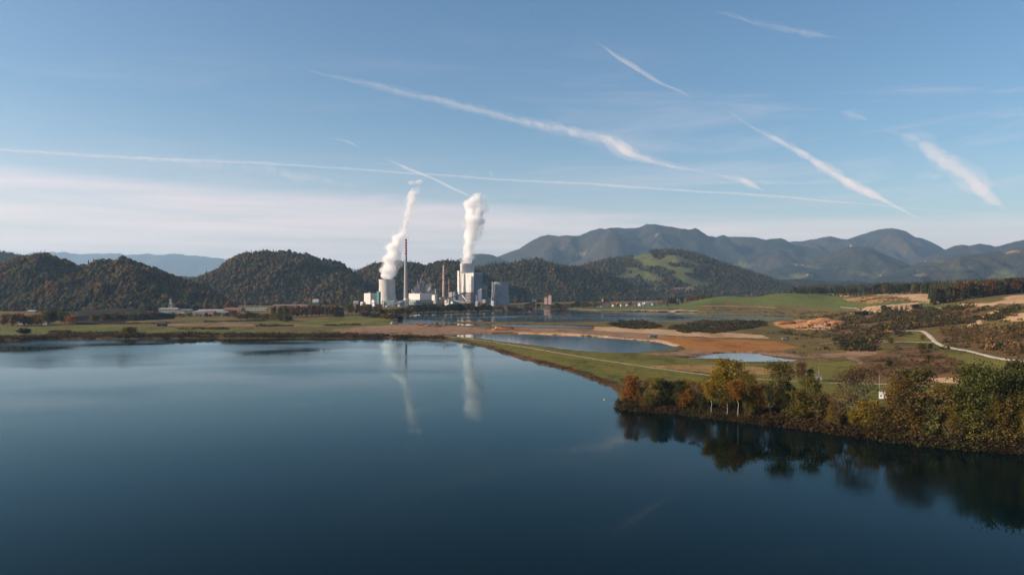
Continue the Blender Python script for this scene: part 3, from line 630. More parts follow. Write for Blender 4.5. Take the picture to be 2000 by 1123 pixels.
        if isc.any():
            Cn = np.array([(0.012, 0.022, 0.014)]) * (0.8 + 0.6 * r.random((isc.sum(), 1))); s2 = s[isc][:, None]
            scatter('forest', cone_templates(5, seed), P[isc] + [0, 0, 2.0], s2 * np.array([[0.9, 0.9, 1.55]]), Cn, m_canopy, seed, lab[1], 'forest')
    return zf
GR = (0.082, 0.086, 0.028); GD = (0.062, 0.066, 0.024); TN = (0.17, 0.125, 0.07)
hill('hill_wooded', [(-420, 560), (-300, 535), (-200, 522), (-110, 528), (-50, 530), (0, 518), (25, 511), (50, 506), (75, 499), (95, 499), (112, 507), (130, 513), (150, 522), (162, 523), (175, 517), (190, 512), (210, 513), (222, 516), (240, 509), (255, 511), (272, 518), (290, 525), (330, 538), (350, 545), (375, 555), (400, 564), (430, 580), (460, 598)],
     2350, 520, 12, 101, amp=0.62, lam=300, trees=(8.2, 5.6, 0.06), sub=8, tp='fine', lab=('rust and olive autumn wood covering the two left hills', 'dark spruces scattered through the wood on the left hills'))
hill('hill_wooded', [(300, 600), (335, 575), (360, 557), (380, 549), (400, 541), (425, 529), (441, 515), (465, 501), (478, 497), (498, 499), (515, 495), (530, 496), (549, 493), (576, 495), (605, 502), (625, 508), (646, 512), (660, 515), (674, 521), (684, 528), (700, 540), (715, 562), (730, 588), (745, 600)],
     3150, 560, 14, 202, amp=0.60, lam=380, trees=(9.2, 6.4, 0.12), sub=9, tp='fine', lab=('brown and olive autumn wood on the broad hill left of the cooling tower', 'dark spruces along the broad hill left of the cooling tower'))
hill('hill_wooded', [(600, 590), (660, 552), (690, 534), (705, 527), (720, 519), (735, 514), (750, 513), (777, 511), (795, 514), (813, 516), (825, 520), (833, 519), (845, 516), (853, 512), (869, 508), (892, 511), (910, 518), (940, 532), (1000, 570), (1040, 595)],
     3600, 620, 16, 303, amp=0.38, lam=380, trees=(10.5, 6.6, 0.15), sub=10, lab=('dim autumn wood on the hills right behind the power station', 'spruces on the hills right behind the power station'))
hill('hill_wooded', [(820, 580), (870, 545), (900, 530), (928, 522), (968, 518), (985, 517), (1004, 514), (1033, 508), (1050, 507), (1062, 511), (1075, 515), (1107, 520), (1140, 524), (1175, 531), (1190, 538), (1207, 546), (1228, 555), (1250, 562), (1275, 572), (1300, 580), (1345, 596)],
     4100, 800, 18, 404, amp=0.42, lam=420, trees=(11.5, 7.0, 0.35), sub=11, wts=(3, 3, 1.2, 2.6, 1.6, 3, .2, 3), lab=('grey green mixed wood on the hill behind the castle', 'dark spruce wood on the hill behind the castle'))
mead_g = [([(1245, 499), (1262, 496), (1275, 500), (1283, 506), (1292, 512), (1310, 519), (1330, 521), (1345, 515), (1335, 527), (1312, 528), (1290, 519), (1265, 518), (1254, 512)], GR), ([(1300, 508), (1312, 503), (1328, 502), (1337, 508), (1350, 512), (1365, 514), (1370, 517), (1348, 515), (1330, 512), (1310, 513), (1298, 513)], GR),
          ([(1223, 526), (1240, 524), (1252, 530), (1237, 533)], GD), ([(1248, 537), (1262, 532), (1280, 538), (1287, 545), (1272, 548), (1255, 544)], GR), ([(1200, 541), (1222, 535), (1240, 538), (1228, 543)], GD), ([(1318, 540), (1335, 536), (1345, 543), (1360, 549), (1380, 553), (1375, 557), (1352, 555), (1335, 549)], GR), ([(1260, 565), (1278, 563), (1282, 569), (1265, 569)], GD), ([(1320, 565), (1345, 562), (1355, 566), (1330, 568)], TN)]
mead_g = [([(sum(q[0] for q in P) / len(P) + (a - sum(q[0] for q in P) / len(P)) * 1.38, sum(q[1] for q in P) / len(P) + (b - sum(q[1] for q in P) / len(P)) * 1.45) for a, b in P], c) for P, c in mead_g]
hill('hill_meadows', [(980, 560), (1060, 535), (1100, 527), (1135, 521), (1165, 513), (1190, 507), (1225, 504), (1245, 497), (1275, 491), (1300, 489), (1320, 490), (1337, 493), (1375, 501), (1395, 508), (1412, 515), (1430, 521), (1450, 527), (1482, 537), (1520, 550), (1560, 565), (1610, 585)],
     5400, 1500, 26, 505, amp=0.20, lam=420, mead=mead_g, trees=(15, 7.6, 0.4), sub=8, col=(0.035, 0.036, 0.018), pw=0.85, wts=(3, 3, 2.2, 3, 1.2, 3, .2, 3), lab=('brown and green patchwork wood between the meadows of the far right hill', 'dark spruces between the meadows of the far right hill'))
hill('hill_far', [(-400, 480), (-200, 485), (-60, 490), (0, 494), (25, 497), (50, 503), (80, 520), (110, 545), (130, 570)], 4800, 900, 22, 606, amp=0.2, lam=350, trees=(16, 9, 0.4), sub=10, lab=('dark green wood on the far hill at the left edge', 'dark spruces on the far hill at the left edge'))
hill('hill_far', [(290, 560), (335, 541), (375, 542), (400, 545), (440, 552), (480, 575)], 5200, 700, 26, 616, amp=0.12, jit=14, sub=0)
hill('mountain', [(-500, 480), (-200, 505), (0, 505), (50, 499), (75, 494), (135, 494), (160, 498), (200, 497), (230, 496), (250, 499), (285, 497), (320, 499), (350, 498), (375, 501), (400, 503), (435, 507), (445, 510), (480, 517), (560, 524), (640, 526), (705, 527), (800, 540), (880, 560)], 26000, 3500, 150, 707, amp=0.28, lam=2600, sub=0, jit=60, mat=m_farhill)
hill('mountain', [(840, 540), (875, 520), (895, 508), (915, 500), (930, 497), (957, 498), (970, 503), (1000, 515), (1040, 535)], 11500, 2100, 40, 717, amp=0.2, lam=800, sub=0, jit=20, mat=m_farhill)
mead_h = [([(1120, 497), (1135, 494), (1147, 493), (1143, 499), (1128, 501)], TN), ([(1430, 516), (1447, 513), (1465, 516), (1470, 522), (1455, 527), (1440, 523)], GD), ([(1246, 494), (1252, 492), (1275, 493), (1262, 497)], TN), ([(1278, 456), (1283, 456), (1284, 463), (1280, 463)], TN)]
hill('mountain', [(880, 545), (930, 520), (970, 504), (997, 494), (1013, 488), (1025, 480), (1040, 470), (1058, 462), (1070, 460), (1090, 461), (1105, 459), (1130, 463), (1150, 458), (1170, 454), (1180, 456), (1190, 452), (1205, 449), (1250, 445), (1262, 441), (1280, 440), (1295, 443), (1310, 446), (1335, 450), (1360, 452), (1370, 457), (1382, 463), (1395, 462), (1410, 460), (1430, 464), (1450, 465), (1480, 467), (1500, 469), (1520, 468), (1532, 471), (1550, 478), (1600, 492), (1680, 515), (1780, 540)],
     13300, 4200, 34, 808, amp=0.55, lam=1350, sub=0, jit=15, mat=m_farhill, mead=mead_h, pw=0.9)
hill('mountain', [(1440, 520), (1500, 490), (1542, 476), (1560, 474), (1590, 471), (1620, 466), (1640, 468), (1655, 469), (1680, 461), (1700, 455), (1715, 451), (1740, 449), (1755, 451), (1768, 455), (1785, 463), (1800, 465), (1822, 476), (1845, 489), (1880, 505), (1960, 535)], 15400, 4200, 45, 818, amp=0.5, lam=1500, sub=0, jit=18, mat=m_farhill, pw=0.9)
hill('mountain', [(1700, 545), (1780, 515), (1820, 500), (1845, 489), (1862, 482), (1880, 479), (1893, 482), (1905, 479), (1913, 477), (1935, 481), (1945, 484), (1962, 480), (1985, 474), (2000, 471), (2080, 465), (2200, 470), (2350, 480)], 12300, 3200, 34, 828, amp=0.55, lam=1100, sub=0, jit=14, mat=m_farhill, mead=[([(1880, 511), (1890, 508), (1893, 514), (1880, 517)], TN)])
mead_k = [([(1520, 541), (1545, 538), (1580, 533), (1588, 537), (1560, 545), (1530, 548)], GD), ([(1515, 514), (1550, 515), (1600, 522), (1610, 527), (1570, 522), (1530, 517)], GD), ([(1640, 528), (1680, 530), (1730, 536), (1715, 542), (1670, 537)], GD)]
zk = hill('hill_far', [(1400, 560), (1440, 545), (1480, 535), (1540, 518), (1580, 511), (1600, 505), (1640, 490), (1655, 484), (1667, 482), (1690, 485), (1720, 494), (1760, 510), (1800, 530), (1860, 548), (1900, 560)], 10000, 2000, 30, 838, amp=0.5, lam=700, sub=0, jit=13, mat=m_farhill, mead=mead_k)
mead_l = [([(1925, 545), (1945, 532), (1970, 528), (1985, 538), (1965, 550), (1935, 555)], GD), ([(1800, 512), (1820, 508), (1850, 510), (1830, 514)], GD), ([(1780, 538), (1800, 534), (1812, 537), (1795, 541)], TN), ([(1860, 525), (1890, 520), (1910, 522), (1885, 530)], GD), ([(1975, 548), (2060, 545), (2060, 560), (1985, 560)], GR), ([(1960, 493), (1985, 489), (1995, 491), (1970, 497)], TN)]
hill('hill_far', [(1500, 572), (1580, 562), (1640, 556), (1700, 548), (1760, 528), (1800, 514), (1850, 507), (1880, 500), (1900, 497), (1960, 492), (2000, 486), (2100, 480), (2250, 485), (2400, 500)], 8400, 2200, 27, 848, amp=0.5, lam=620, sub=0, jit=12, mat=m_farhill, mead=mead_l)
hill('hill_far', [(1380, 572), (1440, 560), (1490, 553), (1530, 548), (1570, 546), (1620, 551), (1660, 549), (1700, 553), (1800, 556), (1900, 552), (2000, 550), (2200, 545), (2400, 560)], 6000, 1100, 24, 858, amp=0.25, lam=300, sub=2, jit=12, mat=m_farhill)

# ------------------------------------------------------------------ tree kit: tapered trunk with limbs, crown of leaf-sized faces
m_leaf = leaf_mat('mat_leaves', True); m_leaf_s = leaf_mat('mat_undergrowth', False)
m_bark_dark = noise_mat('mat_bark_dark', [(0.05, 0.038, 0.028), (0.11, 0.085, 0.065)], 2.0)
m_bark_pale = noise_mat('mat_bark_pale', [(0.12, 0.105, 0.08), (0.27, 0.24, 0.20)], 1.2, lo=0.3, hi=0.55)
KINDS = {  # height, crown radius/height, crown start, limb lift, limbs, leaves per tip, leaf size, tip spread
    'aspen': dict(H=20, R=0.13, t0=0.50, lift=0.9, nl=26, sub=3, lv=38, ls=0.20, sp=0.85, bark='p', tr=0.20),
    'poplar': dict(H=20, R=0.11, t0=0.10, lift=1.8, nl=26, sub=3, lv=26, ls=0.30, sp=0.75, bark='d', tr=0.26),
    'broad': dict(H=16, R=0.29, t0=0.12, lift=0.95, nl=26, sub=4, lv=44, ls=0.19, sp=1.0, bark='d', tr=0.30),
    'wide': dict(H=18, R=0.42, t0=0.06, lift=0.55, nl=30, sub=5, lv=60, ls=0.20, sp=1.2, bark='d', tr=0.42),
    'sparse': dict(H=17, R=0.22, t0=0.25, lift=1.3, nl=24, sub=4, lv=12, ls=0.17, sp=0.8, bark='p', tr=0.17),
    'small': dict(H=9, R=0.32, t0=0.05, lift=0.8, nl=16, sub=3, lv=46, ls=0.17, sp=0.75, bark='d', tr=0.14)}
def env_r(kind, t, t0):
    u = (t - t0) / (1 - t0)
    if kind == 'poplar': return math.sin(math.pi * min(1, 0.12 + 0.85 * u)) ** 0.7
    if kind == 'aspen': return math.sin(math.pi * min(1, 0.25 + 0.72 * u)) ** 0.8
    return math.sin(math.pi * min(1, 0.28 + 0.66 * u)) ** 0.6
def tree_proto(kind, seed, H=None, leafscale=1.0, leafcount=1.0, tubes=5):
    k = KINDS[kind]; r = random.Random(seed); nr_ = np.random.default_rng(seed); H = H or k['H']; sc = H / k['H']
    tr = k['tr'] * sc; nseg = 7; bend = [(0, 0)]
    for i in range(nseg): bend.append((bend[-1][0] + r.gauss(0, 0.018) * H, bend[-1][1] + r.gauss(0, 0.018) * H))
    top = 0.93
    def tp_(t): 
        q = t / top * nseg; i = min(int(q), nseg - 1); f = q - i
        return mathutils.Vector((bend[i][0] * (1 - f) + bend[i + 1][0] * f, bend[i][1] * (1 - f) + bend[i + 1][1] * f, t * H))
    mb = MB(); mb.tube([tp_(top * i / nseg) - mathutils.Vector((0, 0, 0.6 if i == 0 else 0)) for i in range(nseg + 1)], [tr * (1.25 if i == 0 else 1) * (1 - 0.93 * (i / nseg) ** 0.9) + 0.02 for i in range(nseg + 1)], max(tubes, 4))
    tips = []; R = k['R'] * H
    for i in range(k['nl']):
        t = k['t0'] + (top - k['t0']) * ((i + r.random()) / k['nl']) ** 0.9; a = i * 2.4 + r.gauss(0, 0.4)
        L = R * env_r(kind, t, k['t0']) * r.uniform(0.62, 1.15); s = tp_(t)
        lift = k['lift'] * r.uniform(0.6, 1.3) * L
        e = s + mathutils.Vector((math.cos(a) * L, math.sin(a) * L, lift)); 
        if e.z > H * 1.02: e.z = H * r.uniform(0.95, 1.02)
        mid = (s + e) / 2 + mathutils.Vector((r.gauss(0, .05) * L, r.gauss(0, .05) * L, -0.10 * L)); rr = tr * 0.38 * (1 - 0.6 * t)
        mb.tube([s, mid, e], [rr + 0.02, rr * .6 + 0.015, 0.02], 4, False); tips.append((e, 1.0)); tips.append((mid, 0.7))
        for j in range(k['sub']):
            f = r.uniform(0.35, 0.95); q = s.lerp(mid, f * 2) if f < .5 else mid.lerp(e, f * 2 - 1); b = a + r.choice((-1, 1)) * r.uniform(0.4, 1.2); l2 = L * r.uniform(0.25, 0.5)
            e2 = q + mathutils.Vector((math.cos(b) * l2, math.sin(b) * l2, l2 * k['lift'] * r.uniform(0.3, 1.2)))
            if e2.z > H * 1.03: e2.z = H
            mb.tube([q, e2], [rr * .35 + 0.012, 0.012], 3, False); tips.append((e2, 0.8))
    tips.append((tp_(top) + mathutils.Vector((0, 0, 0.03 * H)), 0.9))
    P, B = [], []
    for (p, w) in tips:
        n = max(2, int(k['lv'] * leafcount * w * r.uniform(0.5, 1.4))); g = nr_.normal(0, 1, (n, 3)) * np.array([1, 1, 0.75]) * k['sp'] * sc * r.uniform(0.6, 1.15)
        P.append(np.array(p[:]) + g); B.append(np.full(n, r.uniform(0.62, 1.35)))
    P = np.concatenate(P); B = np.concatenate(B)[:, None]; P[:, 2] = np.maximum(P[:, 2], 0.3); n = len(P)
    a = nr_.normal(0, 1, (n, 3)); a /= np.linalg.norm(a, axis=1, keepdims=True); b = np.cross(a, nr_.normal(0, 1, (n, 3))); b /= np.linalg.norm(b, axis=1, keepdims=True)
    s = k['ls'] * sc ** 0.5 * leafscale * (0.6 + 0.8 * nr_.random((n, 1)))
    V = np.stack([P - a * s - b * s * .5, P + a * s * .7 - b * s, P + a * s + b * s * .6, P - a * s * .6 + b * s], 1).reshape(-1, 3)
    C = np.repeat(np.clip(B * (0.85 + 0.3 * nr_.random((n, 1))) * (1 + 0.07 * nr_.normal(0, 1, (n, 3))), 0.15, 2.2), 4, 0)
    crown = mesh_np('crown', V, np.arange(n * 4).reshape(-1, 4), m_leaf, C)
    return mb.mesh('trunk', m_bark_pale if k['bark'] == 'p' else m_bark_dark, True), crown, H
def conifer_proto(seed, H=20, tiers=11, per=14, R=0.16):
    r = random.Random(seed); nr_ = np.random.default_rng(seed)
    mb = MB(); mb.tube([(0, 0, -0.5), (0, 0, H * .5), (0, 0, H * 0.97)], [H * .014, H * .009, 0.03], 5)
    V, C = [], []
    for t in range(tiers):
        u = t / (tiers - 1); z = H * (0.10 + 0.86 * u); L = R * H * (1 - u) ** 0.85 + 0.25; n = max(5, int(per * (1 - 0.55 * u)))
        for k in range(n):
            a = 6.283 * k / n + r.random() * .5; l = L * r.uniform(0.6, 1.2); dz = -0.28 * l + r.gauss(0, .2); c, s = math.cos(a), math.sin(a); w = 0.22 * l + 0.18
            zz = z + r.uniform(-.4, .4) * H / tiers; z1 = zz + H / tiers * 0.55
            V += [(0, 0, z1), (c * l * .55 - s * w, s * l * .55 + c * w, zz + dz * .3), (c * l, s * l, zz + dz), (c * l * .55 + s * w, s * l * .55 - c * w, zz + dz * .3)]
            f = r.uniform(0.6, 1.35); C += [(f, f, f)] * 4
    return mb.mesh('trunk', m_bark_dark, True), mesh_np('crown', np.array(V), np.arange(len(V)).reshape(-1, 4), m_leaf, np.array(C)), H
ONES = 'zero one two three four five six seven eight nine ten eleven twelve thirteen fourteen fifteen sixteen seventeen eighteen nineteen'.split()
ORD = 'zeroth first second third fourth fifth sixth seventh eighth ninth tenth eleventh twelfth thirteenth fourteenth fifteenth sixteenth seventeenth eighteenth nineteenth'.split()
TENS = '. . twenty thirty forty fifty sixty seventy eighty ninety'.split(); TENTH = '. . twentieth thirtieth fortieth fiftieth sixtieth seventieth eightieth ninetieth'.split()
def ordw(n):
    if n < 20: return ORD[n]
    if n < 100: return TENTH[n // 10] if n % 10 == 0 else TENS[n // 10] + '-' + ORD[n % 10]
    return 'one hundred and ' + ordw(n - 100)
def plant_tree(name, proto, x, y, h, color, label, cat, group=None, wide=1.0, z=None, seed=None):
    tm, cm, H = proto; zz = float(height(np.array([x]), np.array([y]))[0]) if z is None else z
    rt = empty(name, (x, y, zz), random.random() * 6.28); s = h / H; rt.scale = (s * wide, s * wide, s)
    tag(rt, label, cat, group)
    t = obj('trunk', tm, rt); c = obj('crown', cm, rt); c.color = (color[0] * 1.05, color[1] * 1.03, color[2] * 0.64, 1)
    return rt
PR = {k: [tree_proto(k, 10 + i, leafcount=1.0) for i in range(3)] for k in ('aspen', 'broad', 'sparse', 'small', 'wide')}
PF = {k: [tree_proto(k, 50 + i, leafcount=0.14, leafscale=3.1, tubes=4) for i in range(3)] for k in ('poplar', 'broad', 'small', 'sparse')}
PC = [conifer_proto(70 + i) for i in range(4)]

YEL = (0.24, 0.16, 0.022); ORA = (0.21, 0.10, 0.022); OLI = (0.110, 0.090, 0.022); DGR = (0.032, 0.038, 0.014); BRN = (0.15, 0.085, 0.035); RED = (0.21, 0.085, 0.025); GRN = (0.055, 0.068, 0.022); DRD = (0.115, 0.050, 0.030); LOL = (0.16, 0.13, 0.040)
CNAME = {YEL: 'yellow', ORA: 'orange', OLI: 'olive', DGR: 'dark green', BRN: 'brown', RED: 'orange-red', GRN: 'green', DRD: 'dark reddish brown', LOL: 'pale olive'}
# (column, row of the top, kind, colour, metres behind the shoreline, width factor, label)
shore_px = np.array([(1204, 792), (1222, 800), (1270, 804), (1330, 808), (1395, 817), (1480, 827), (1560, 834), (1625, 845), (1690, 852), (1755, 862), (1850, 872), (2000, 884), (2150, 900)])
near = [
    (1211, 752, 'sparse', BRN, 4, 1.1, 'thin leafless brown tree at the tip of the wooded point'),
    (1234, 738, 'small', RED, 8, 0.85, 'vivid orange-red tree near the tip of the wooded point'),
    (1258, 743, 'sparse', BRN, 8, 1.2, 'sparse brown tree just right of the orange-red tree'),
    (1281, 741, 'broad', LOL, 8, 0.75, 'olive yellow tree two places right of the orange-red tree'),
    (1297, 746, 'small', DGR, 6, 0.8, 'small dark green tree beside the olive yellow tree'),
    (1327, 746, 'broad', DGR, 8, 0.75, 'dark green round tree standing alone on the wooded point'),
    (1340, 762, 'small', ORA, 4, 0.9, 'low orange bush-like tree at the right foot of the dark round tree'),
    (1357, 746, 'sparse', BRN, 7, 1.2, 'bare brown twiggy tree left of the tall yellow trees'),
    (1391, 744, 'aspen', YEL, 0.5, 1.15, 'slender yellow aspen with a bright white trunk'),
    (1404, 724, 'aspen', YEL, 14, 1.5, 'tall yellow tree at the left side of the tallest yellow pair'),
    (1427, 709, 'broad', (0.20, 0.15, 0.028), 16, 0.95, 'biggest yellow-green tree rising above the middle of the shore trees'),
    (1443, 742, 'aspen', ORA, 0.5, 1.2, 'orange aspen with a white trunk below the biggest yellow-green tree'),
    (1418, 757, 'aspen', OLI, 1, 1.3, 'olive slender tree between the white-trunked aspens'),
    (1462, 735, 'broad', LOL, 12, 0.7, 'pale yellow-olive tree just right of the biggest yellow-green tree'),
    (1482, 752, 'broad', (0.17, 0.09, 0.03), 7, 0.75, 'rusty orange tree filling the gap before the tall sparse olive tree'),
    (1521, 714, 'broad', (0.085, 0.075, 0.028), 15, 0.72, 'tall open olive tree with a pale forked trunk'),
    (1503, 748, 'sparse', OLI, 8, 1.2, 'thin olive tree at the left foot of the tall open olive tree'),
    (1542, 757, 'broad', DGR, 8, 0.6, 'dark green tree at the right foot of the tall open olive tree'),
    (1583, 742, 'broad', (0.11, 0.10, 0.035), 10, 0.75, 'grey olive willow right of the dark green tree'),
    (1562, 768, 'small', OLI, 5, 1.0, 'small olive tree by the water under the grey olive willow'),
    (1612, 772, 'small', (0.09, 0.07, 0.03), 9, 1.1, 'dull brown olive tree right of the grey olive willow'),
    (1637, 770, 'sparse', BRN, 6, 1.1, 'brown leaf-dropping tree left of the tall bare tree'),
    (1657, 730, 'sparse', (0.10, 0.07, 0.035), 10, 1.0, 'tall bare tree with fine twigs left of the white hut'),
    (1676, 722, 'sparse', (0.09, 0.06, 0.03), 14, 1.1, 'tall bare tree nearest the white hut on its left'),
    (1698, 786, 'small', (0.19, 0.13, 0.03), 5, 1.0, 'small yellowish tree in front of the white hut'),
    (1725, 800, 'small', (0.09, 0.06, 0.028), 4, 1.1, 'low brown tree by the water below the white hut'),
    (1757, 744, 'broad', (0.14, 0.085, 0.032), 12, 0.7, 'orange-brown tree right of the white hut'),
    (1790, 727, 'broad', (0.075, 0.065, 0.024), 14, 0.75, 'dark olive tree with a peaked crown right of the orange-brown tree'),
    (1780, 776, 'small', (0.09, 0.06, 0.025), 5, 1.2, 'dark brown bushy tree under the peaked olive tree'),
    (1822, 766, 'sparse', (0.22, 0.16, 0.09), 8, 1.2, 'pale pinkish sparse tree with light twigs'),
    (1845, 757, 'broad', (0.13, 0.095, 0.03), 12, 0.7, 'yellow-brown tree left of the large green tree'),
    (1815, 800, 'small', (0.17, 0.17, 0.08), 3, 0.7, 'small silvery green tree low on the bank'),
    (1868, 792, 'small', OLI, 5, 1.1, 'small olive tree at the left foot of the large green tree'),
    (1925, 722, 'wide', (0.062, 0.070, 0.022), 13, 1.0, 'large rounded green tree near the right edge'),
    (1965, 730, 'wide', (0.055, 0.062, 0.022), 10, 0.8, 'second large green tree leaning on the large rounded one'),
    (1996, 712, 'broad', (0.055, 0.055, 0.022), 20, 0.9, 'dark olive tree at the right edge behind the green tree'),
    (1905, 808, 'small', (0.13, 0.12, 0.05), 3, 1.1, 'low grey green tree at the water under the large green tree'),
    (1962, 812, 'small', (0.12, 0.09, 0.035), 3, 1.2, 'low brownish tree at the water near the right edge'),
    (2030, 745, 'broad', OLI, 8, 0.9, 'olive tree standing just at the right edge')]
def shore_y(px): return float(np.interp(px, shore_px[:, 0], shore_px[:, 1]))
for i, (px, pt, kind, c, back, wd, lab) in enumerate(near):
    x0, y0 = ground_flat(px, shore_y(px)); Y = y0 + back; X = XatY(px, Y); zb = float(height(np.array([X]), np.array([Y]))[0]); h = ZatY(pt, Y) - zb
    plant_tree('white_trunk_aspen' if kind == 'aspen' else 'bare_tree' if kind == 'sparse' else 'tree', PR[kind][i % 3], X, Y, h, c, lab, 'tree', 'autumn trees on the wooded shore at the right', wd * 1.1, zb)
fr = random.Random(77); fills = sorted([(fr.uniform(1208, 2060), fr.uniform(1, 22)) for _ in range(84)])
FC = [(0.13, 0.088, 0.034), (0.115, 0.098, 0.028), (0.070, 0.066, 0.020), (0.155, 0.105, 0.030), (0.042, 0.046, 0.015), (0.21, 0.155, 0.03), (0.135, 0.085, 0.028)]; FN = ['brown', 'dull olive', 'dark olive', 'golden brown', 'deep green', 'golden yellow', 'reddish-brown']
for i, (px, back) in enumerate(fills):
    x0, y0 = ground_flat(px, shore_y(px)); Y = y0 + back; X = XatY(px, Y); q = fr.randrange(7); kd = fr.choice(['small', 'sparse', 'broad', 'broad', 'broad']); hh = fr.uniform(6.0, 12.5) * (0.75 + 0.0009 * max(0, px - 1204) + 0.01 * back); hh = min(hh, 7.5 + 0.1 * px / 17 * 0 ) if 1585 < px < 1752 else hh
    plant_tree('bare_tree' if kd == 'sparse' else 'tree', PR[kd][i % 3], X, Y, hh, FC[q], f'{FN[q]} low tree, {ordw(i + 1)} from left among the small filling trees of the wooded shore', 'tree', 'small filling trees of the wooded shore', fr.uniform(0.65, 0.95) if kd == 'broad' else fr.uniform(0.9, 1.2))
# trees standing by themselves behind the shore
lone = [(1565, 711, 746, 'broad', DRD, 0.85, 'dark reddish-brown round tree beside the path'), (1583, 723, 746, 'small', DGR, 0.9, 'dark green tree just right of the reddish-brown round tree'),
        (1813, 694, 704, 'small', DGR, 1.0, 'small dark round bush on the brown mound'), (1736, 705, 716, 'small', DGR, 1.6, 'dark green bush at the left of the brown mound'), (1800, 672, 688, 'broad', (0.12, 0.08, 0.035), 1.5, 'brown spreading bush on top of the mound beside the road'),
        (1816, 672, 683, 'small', DGR, 1.0, 'dark bush right next to the road bend'), (1802, 655, 665, 'small', BRN, 1.2, 'lone brown bush left of the road'), (1740, 660, 672, 'small', OLI, 1.4, 'olive bush by the small side path'),
        (1755, 688, 704, 'sparse', OLI, 1.5, 'thin olive tree on the slope left of the mound top')]
hp = hit([(a, c) for a, b, c, *_ in lone])
for i, ((px, pt, pb, kind, c, wd, lab), (X, Y)) in enumerate(zip(lone, hp)):
    zb = float(height(np.array([X]), np.array([Y]))[0]); plant_tree('tree' if 'tree' in lab else 'bush', PR[kind][i % 3], X, Y, max(2.5, ZatY(pt, Y) - zb), c, lab, 'tree' if 'tree' in lab else 'bush', None, wd, zb)

# rows of trees farther off: each tree its own object
def tree_row(px0, px1, n, Yr, hr, kinds, cols, where, group, name='tree', cat='tree', jx_=0.5, wide=(0.9, 1.3), seed=1, pts=None):
    r = random.Random(seed); L = []
    for i in range(n):
        px = px0 + (px1 - px0) * (i + 0.5 + r.uniform(-jx_, jx_)) / n; f = (px - px0) / (px1 - px0 + 1e-6)
        Y = (Yr[0] + (Yr[1] - Yr[0]) * f) + r.uniform(-1, 1) * (Yr[2] if len(Yr) > 2 else 15); L.append((px, Y))
    L.sort(); xs = np.array([XatY(a, b) for a, b in L]); ys = np.array([b for a, b in L]); zs = height(xs, ys, True)
    for i, ((px, Y), X, zz) in enumerate(zip(L, xs, zs)):
        k = r.choice(kinds); c = r.choice(cols); cn = CNAME.get(c, 'autumn'); c = tuple(v * r.uniform(0.8, 1.2) for v in c)
        pr = r.choice(PC) if k == 'conifer' else r.choice(PF[k]); nm = {'conifer': 'conifer_tree', 'poplar': 'poplar_tree', 'small': 'bush' if cat == 'bush' else 'tree'}.get(k, name)
        word = {'conifer': 'conifer', 'poplar': 'poplar'}.get(k, 'bush' if cat == 'bush' else 'tree')
        plant_tree(nm, pr, X, Y, r.uniform(*hr), c, f'{cn} {word}, {ordw(i + 1)} from left {where}', word if cat != 'bush' else 'bush', group, r.uniform(*wide), float(zz) - 0.2)
FAR_G = 'distant trees across the lake'
tree_row(4, 84, 11, (1130, 1150, 12), (13, 18), ['poplar', 'broad'], [(0.16, 0.075, 0.03), BRN, ORA], 'in the reddish row at the far left edge', FAR_G, seed=3, wide=(1.1, 1.5))
tree_row(90, 128, 5, (1190, 1200, 12), (16, 21), ['broad'], [DGR, OLI], 'in the dark clump beyond the left meadow', FAR_G, seed=4)
tree_row(131, 146, 2, (1150, 1180, 5), (13, 16), ['broad'], [(0.26, 0.14, 0.03)], 'of the two golden trees beyond the left meadow', FAR_G, seed=5)
tree_row(176, 316, 20, (1270, 1420, 18), (9, 14), ['broad', 'small'], [DGR, OLI, ORA, BRN, OLI], 'in the row below the dark spoil heap', FAR_G, seed=6, wide=(1.1, 1.6))
tree_row(320, 470, 20, (1500, 1550, 25), (5, 9), ['broad', 'small'], [DGR, OLI, BRN], 'in front of the town roofs', FAR_G, seed=7, wide=(1.1, 1.7))
tree_row(455, 568, 18, (1440, 1300, 45), (9, 15), ['broad', 'small'], [DGR, OLI, (0.06, 0.045, 0.02), BRN], 'in the dark thicket left of the brown poplars', FAR_G, seed=8, wide=(1.2, 1.7))
tree_row(530, 652, 34, (1520, 1620, 20), (17, 23), ['poplar'], [BRN, (0.13, 0.075, 0.032), (0.16, 0.08, 0.03)], 'in the brown poplar row', FAR_G, seed=9, wide=(0.9, 1.4))
tree_row(640, 745, 18, (1640, 1800, 30), (15, 23), ['poplar', 'broad', 'broad'], [OLI, BRN, (0.08, 0.06, 0.025)], 'in the row left of the power station', FAR_G, seed=10, wide=(0.9, 1.4))
tree_row(655, 672, 4, (1480, 1480, 10), (10, 14), ['broad'], [DGR], 'in the near dark clump right of the brown poplars', FAR_G, seed=11)
tree_row(702, 784, 16, (1560, 1370, 25), (8, 12), ['broad', 'small'], [(0.055, 0.05, 0.02), BRN, OLI, DGR], 'in the bushes left of the far lake', FAR_G, seed=12, wide=(1.3, 1.8))
tree_row(742, 800, 14, (1530, 1740, 20), (10, 16), ['broad', 'small'], [OLI, DGR, BRN], 'by the left tip of the far lake', FAR_G, seed=33, wide=(1.2, 1.7))
tree_row(797, 960, 42, (1810, 1990, 18), (12, 21), ['broad', 'small'], [OLI, DGR, DGR, BRN, (0.14, 0.07, 0.03)], 'in the treeline before the power station', FAR_G, seed=13, wide=(1.1, 1.7))
tree_row(955, 1040, 18, (2010, 2150, 20), (9, 17), ['broad'], [OLI, BRN, BRN], 'right of the dull cooling tower', FAR_G, seed=14, wide=(1.1, 1.6))
tree_row(1012, 1062, 9, (2250, 2280, 15), (13, 19), ['broad', 'conifer'], [DGR], 'in the dark clump left of the castle', FAR_G, seed=15)
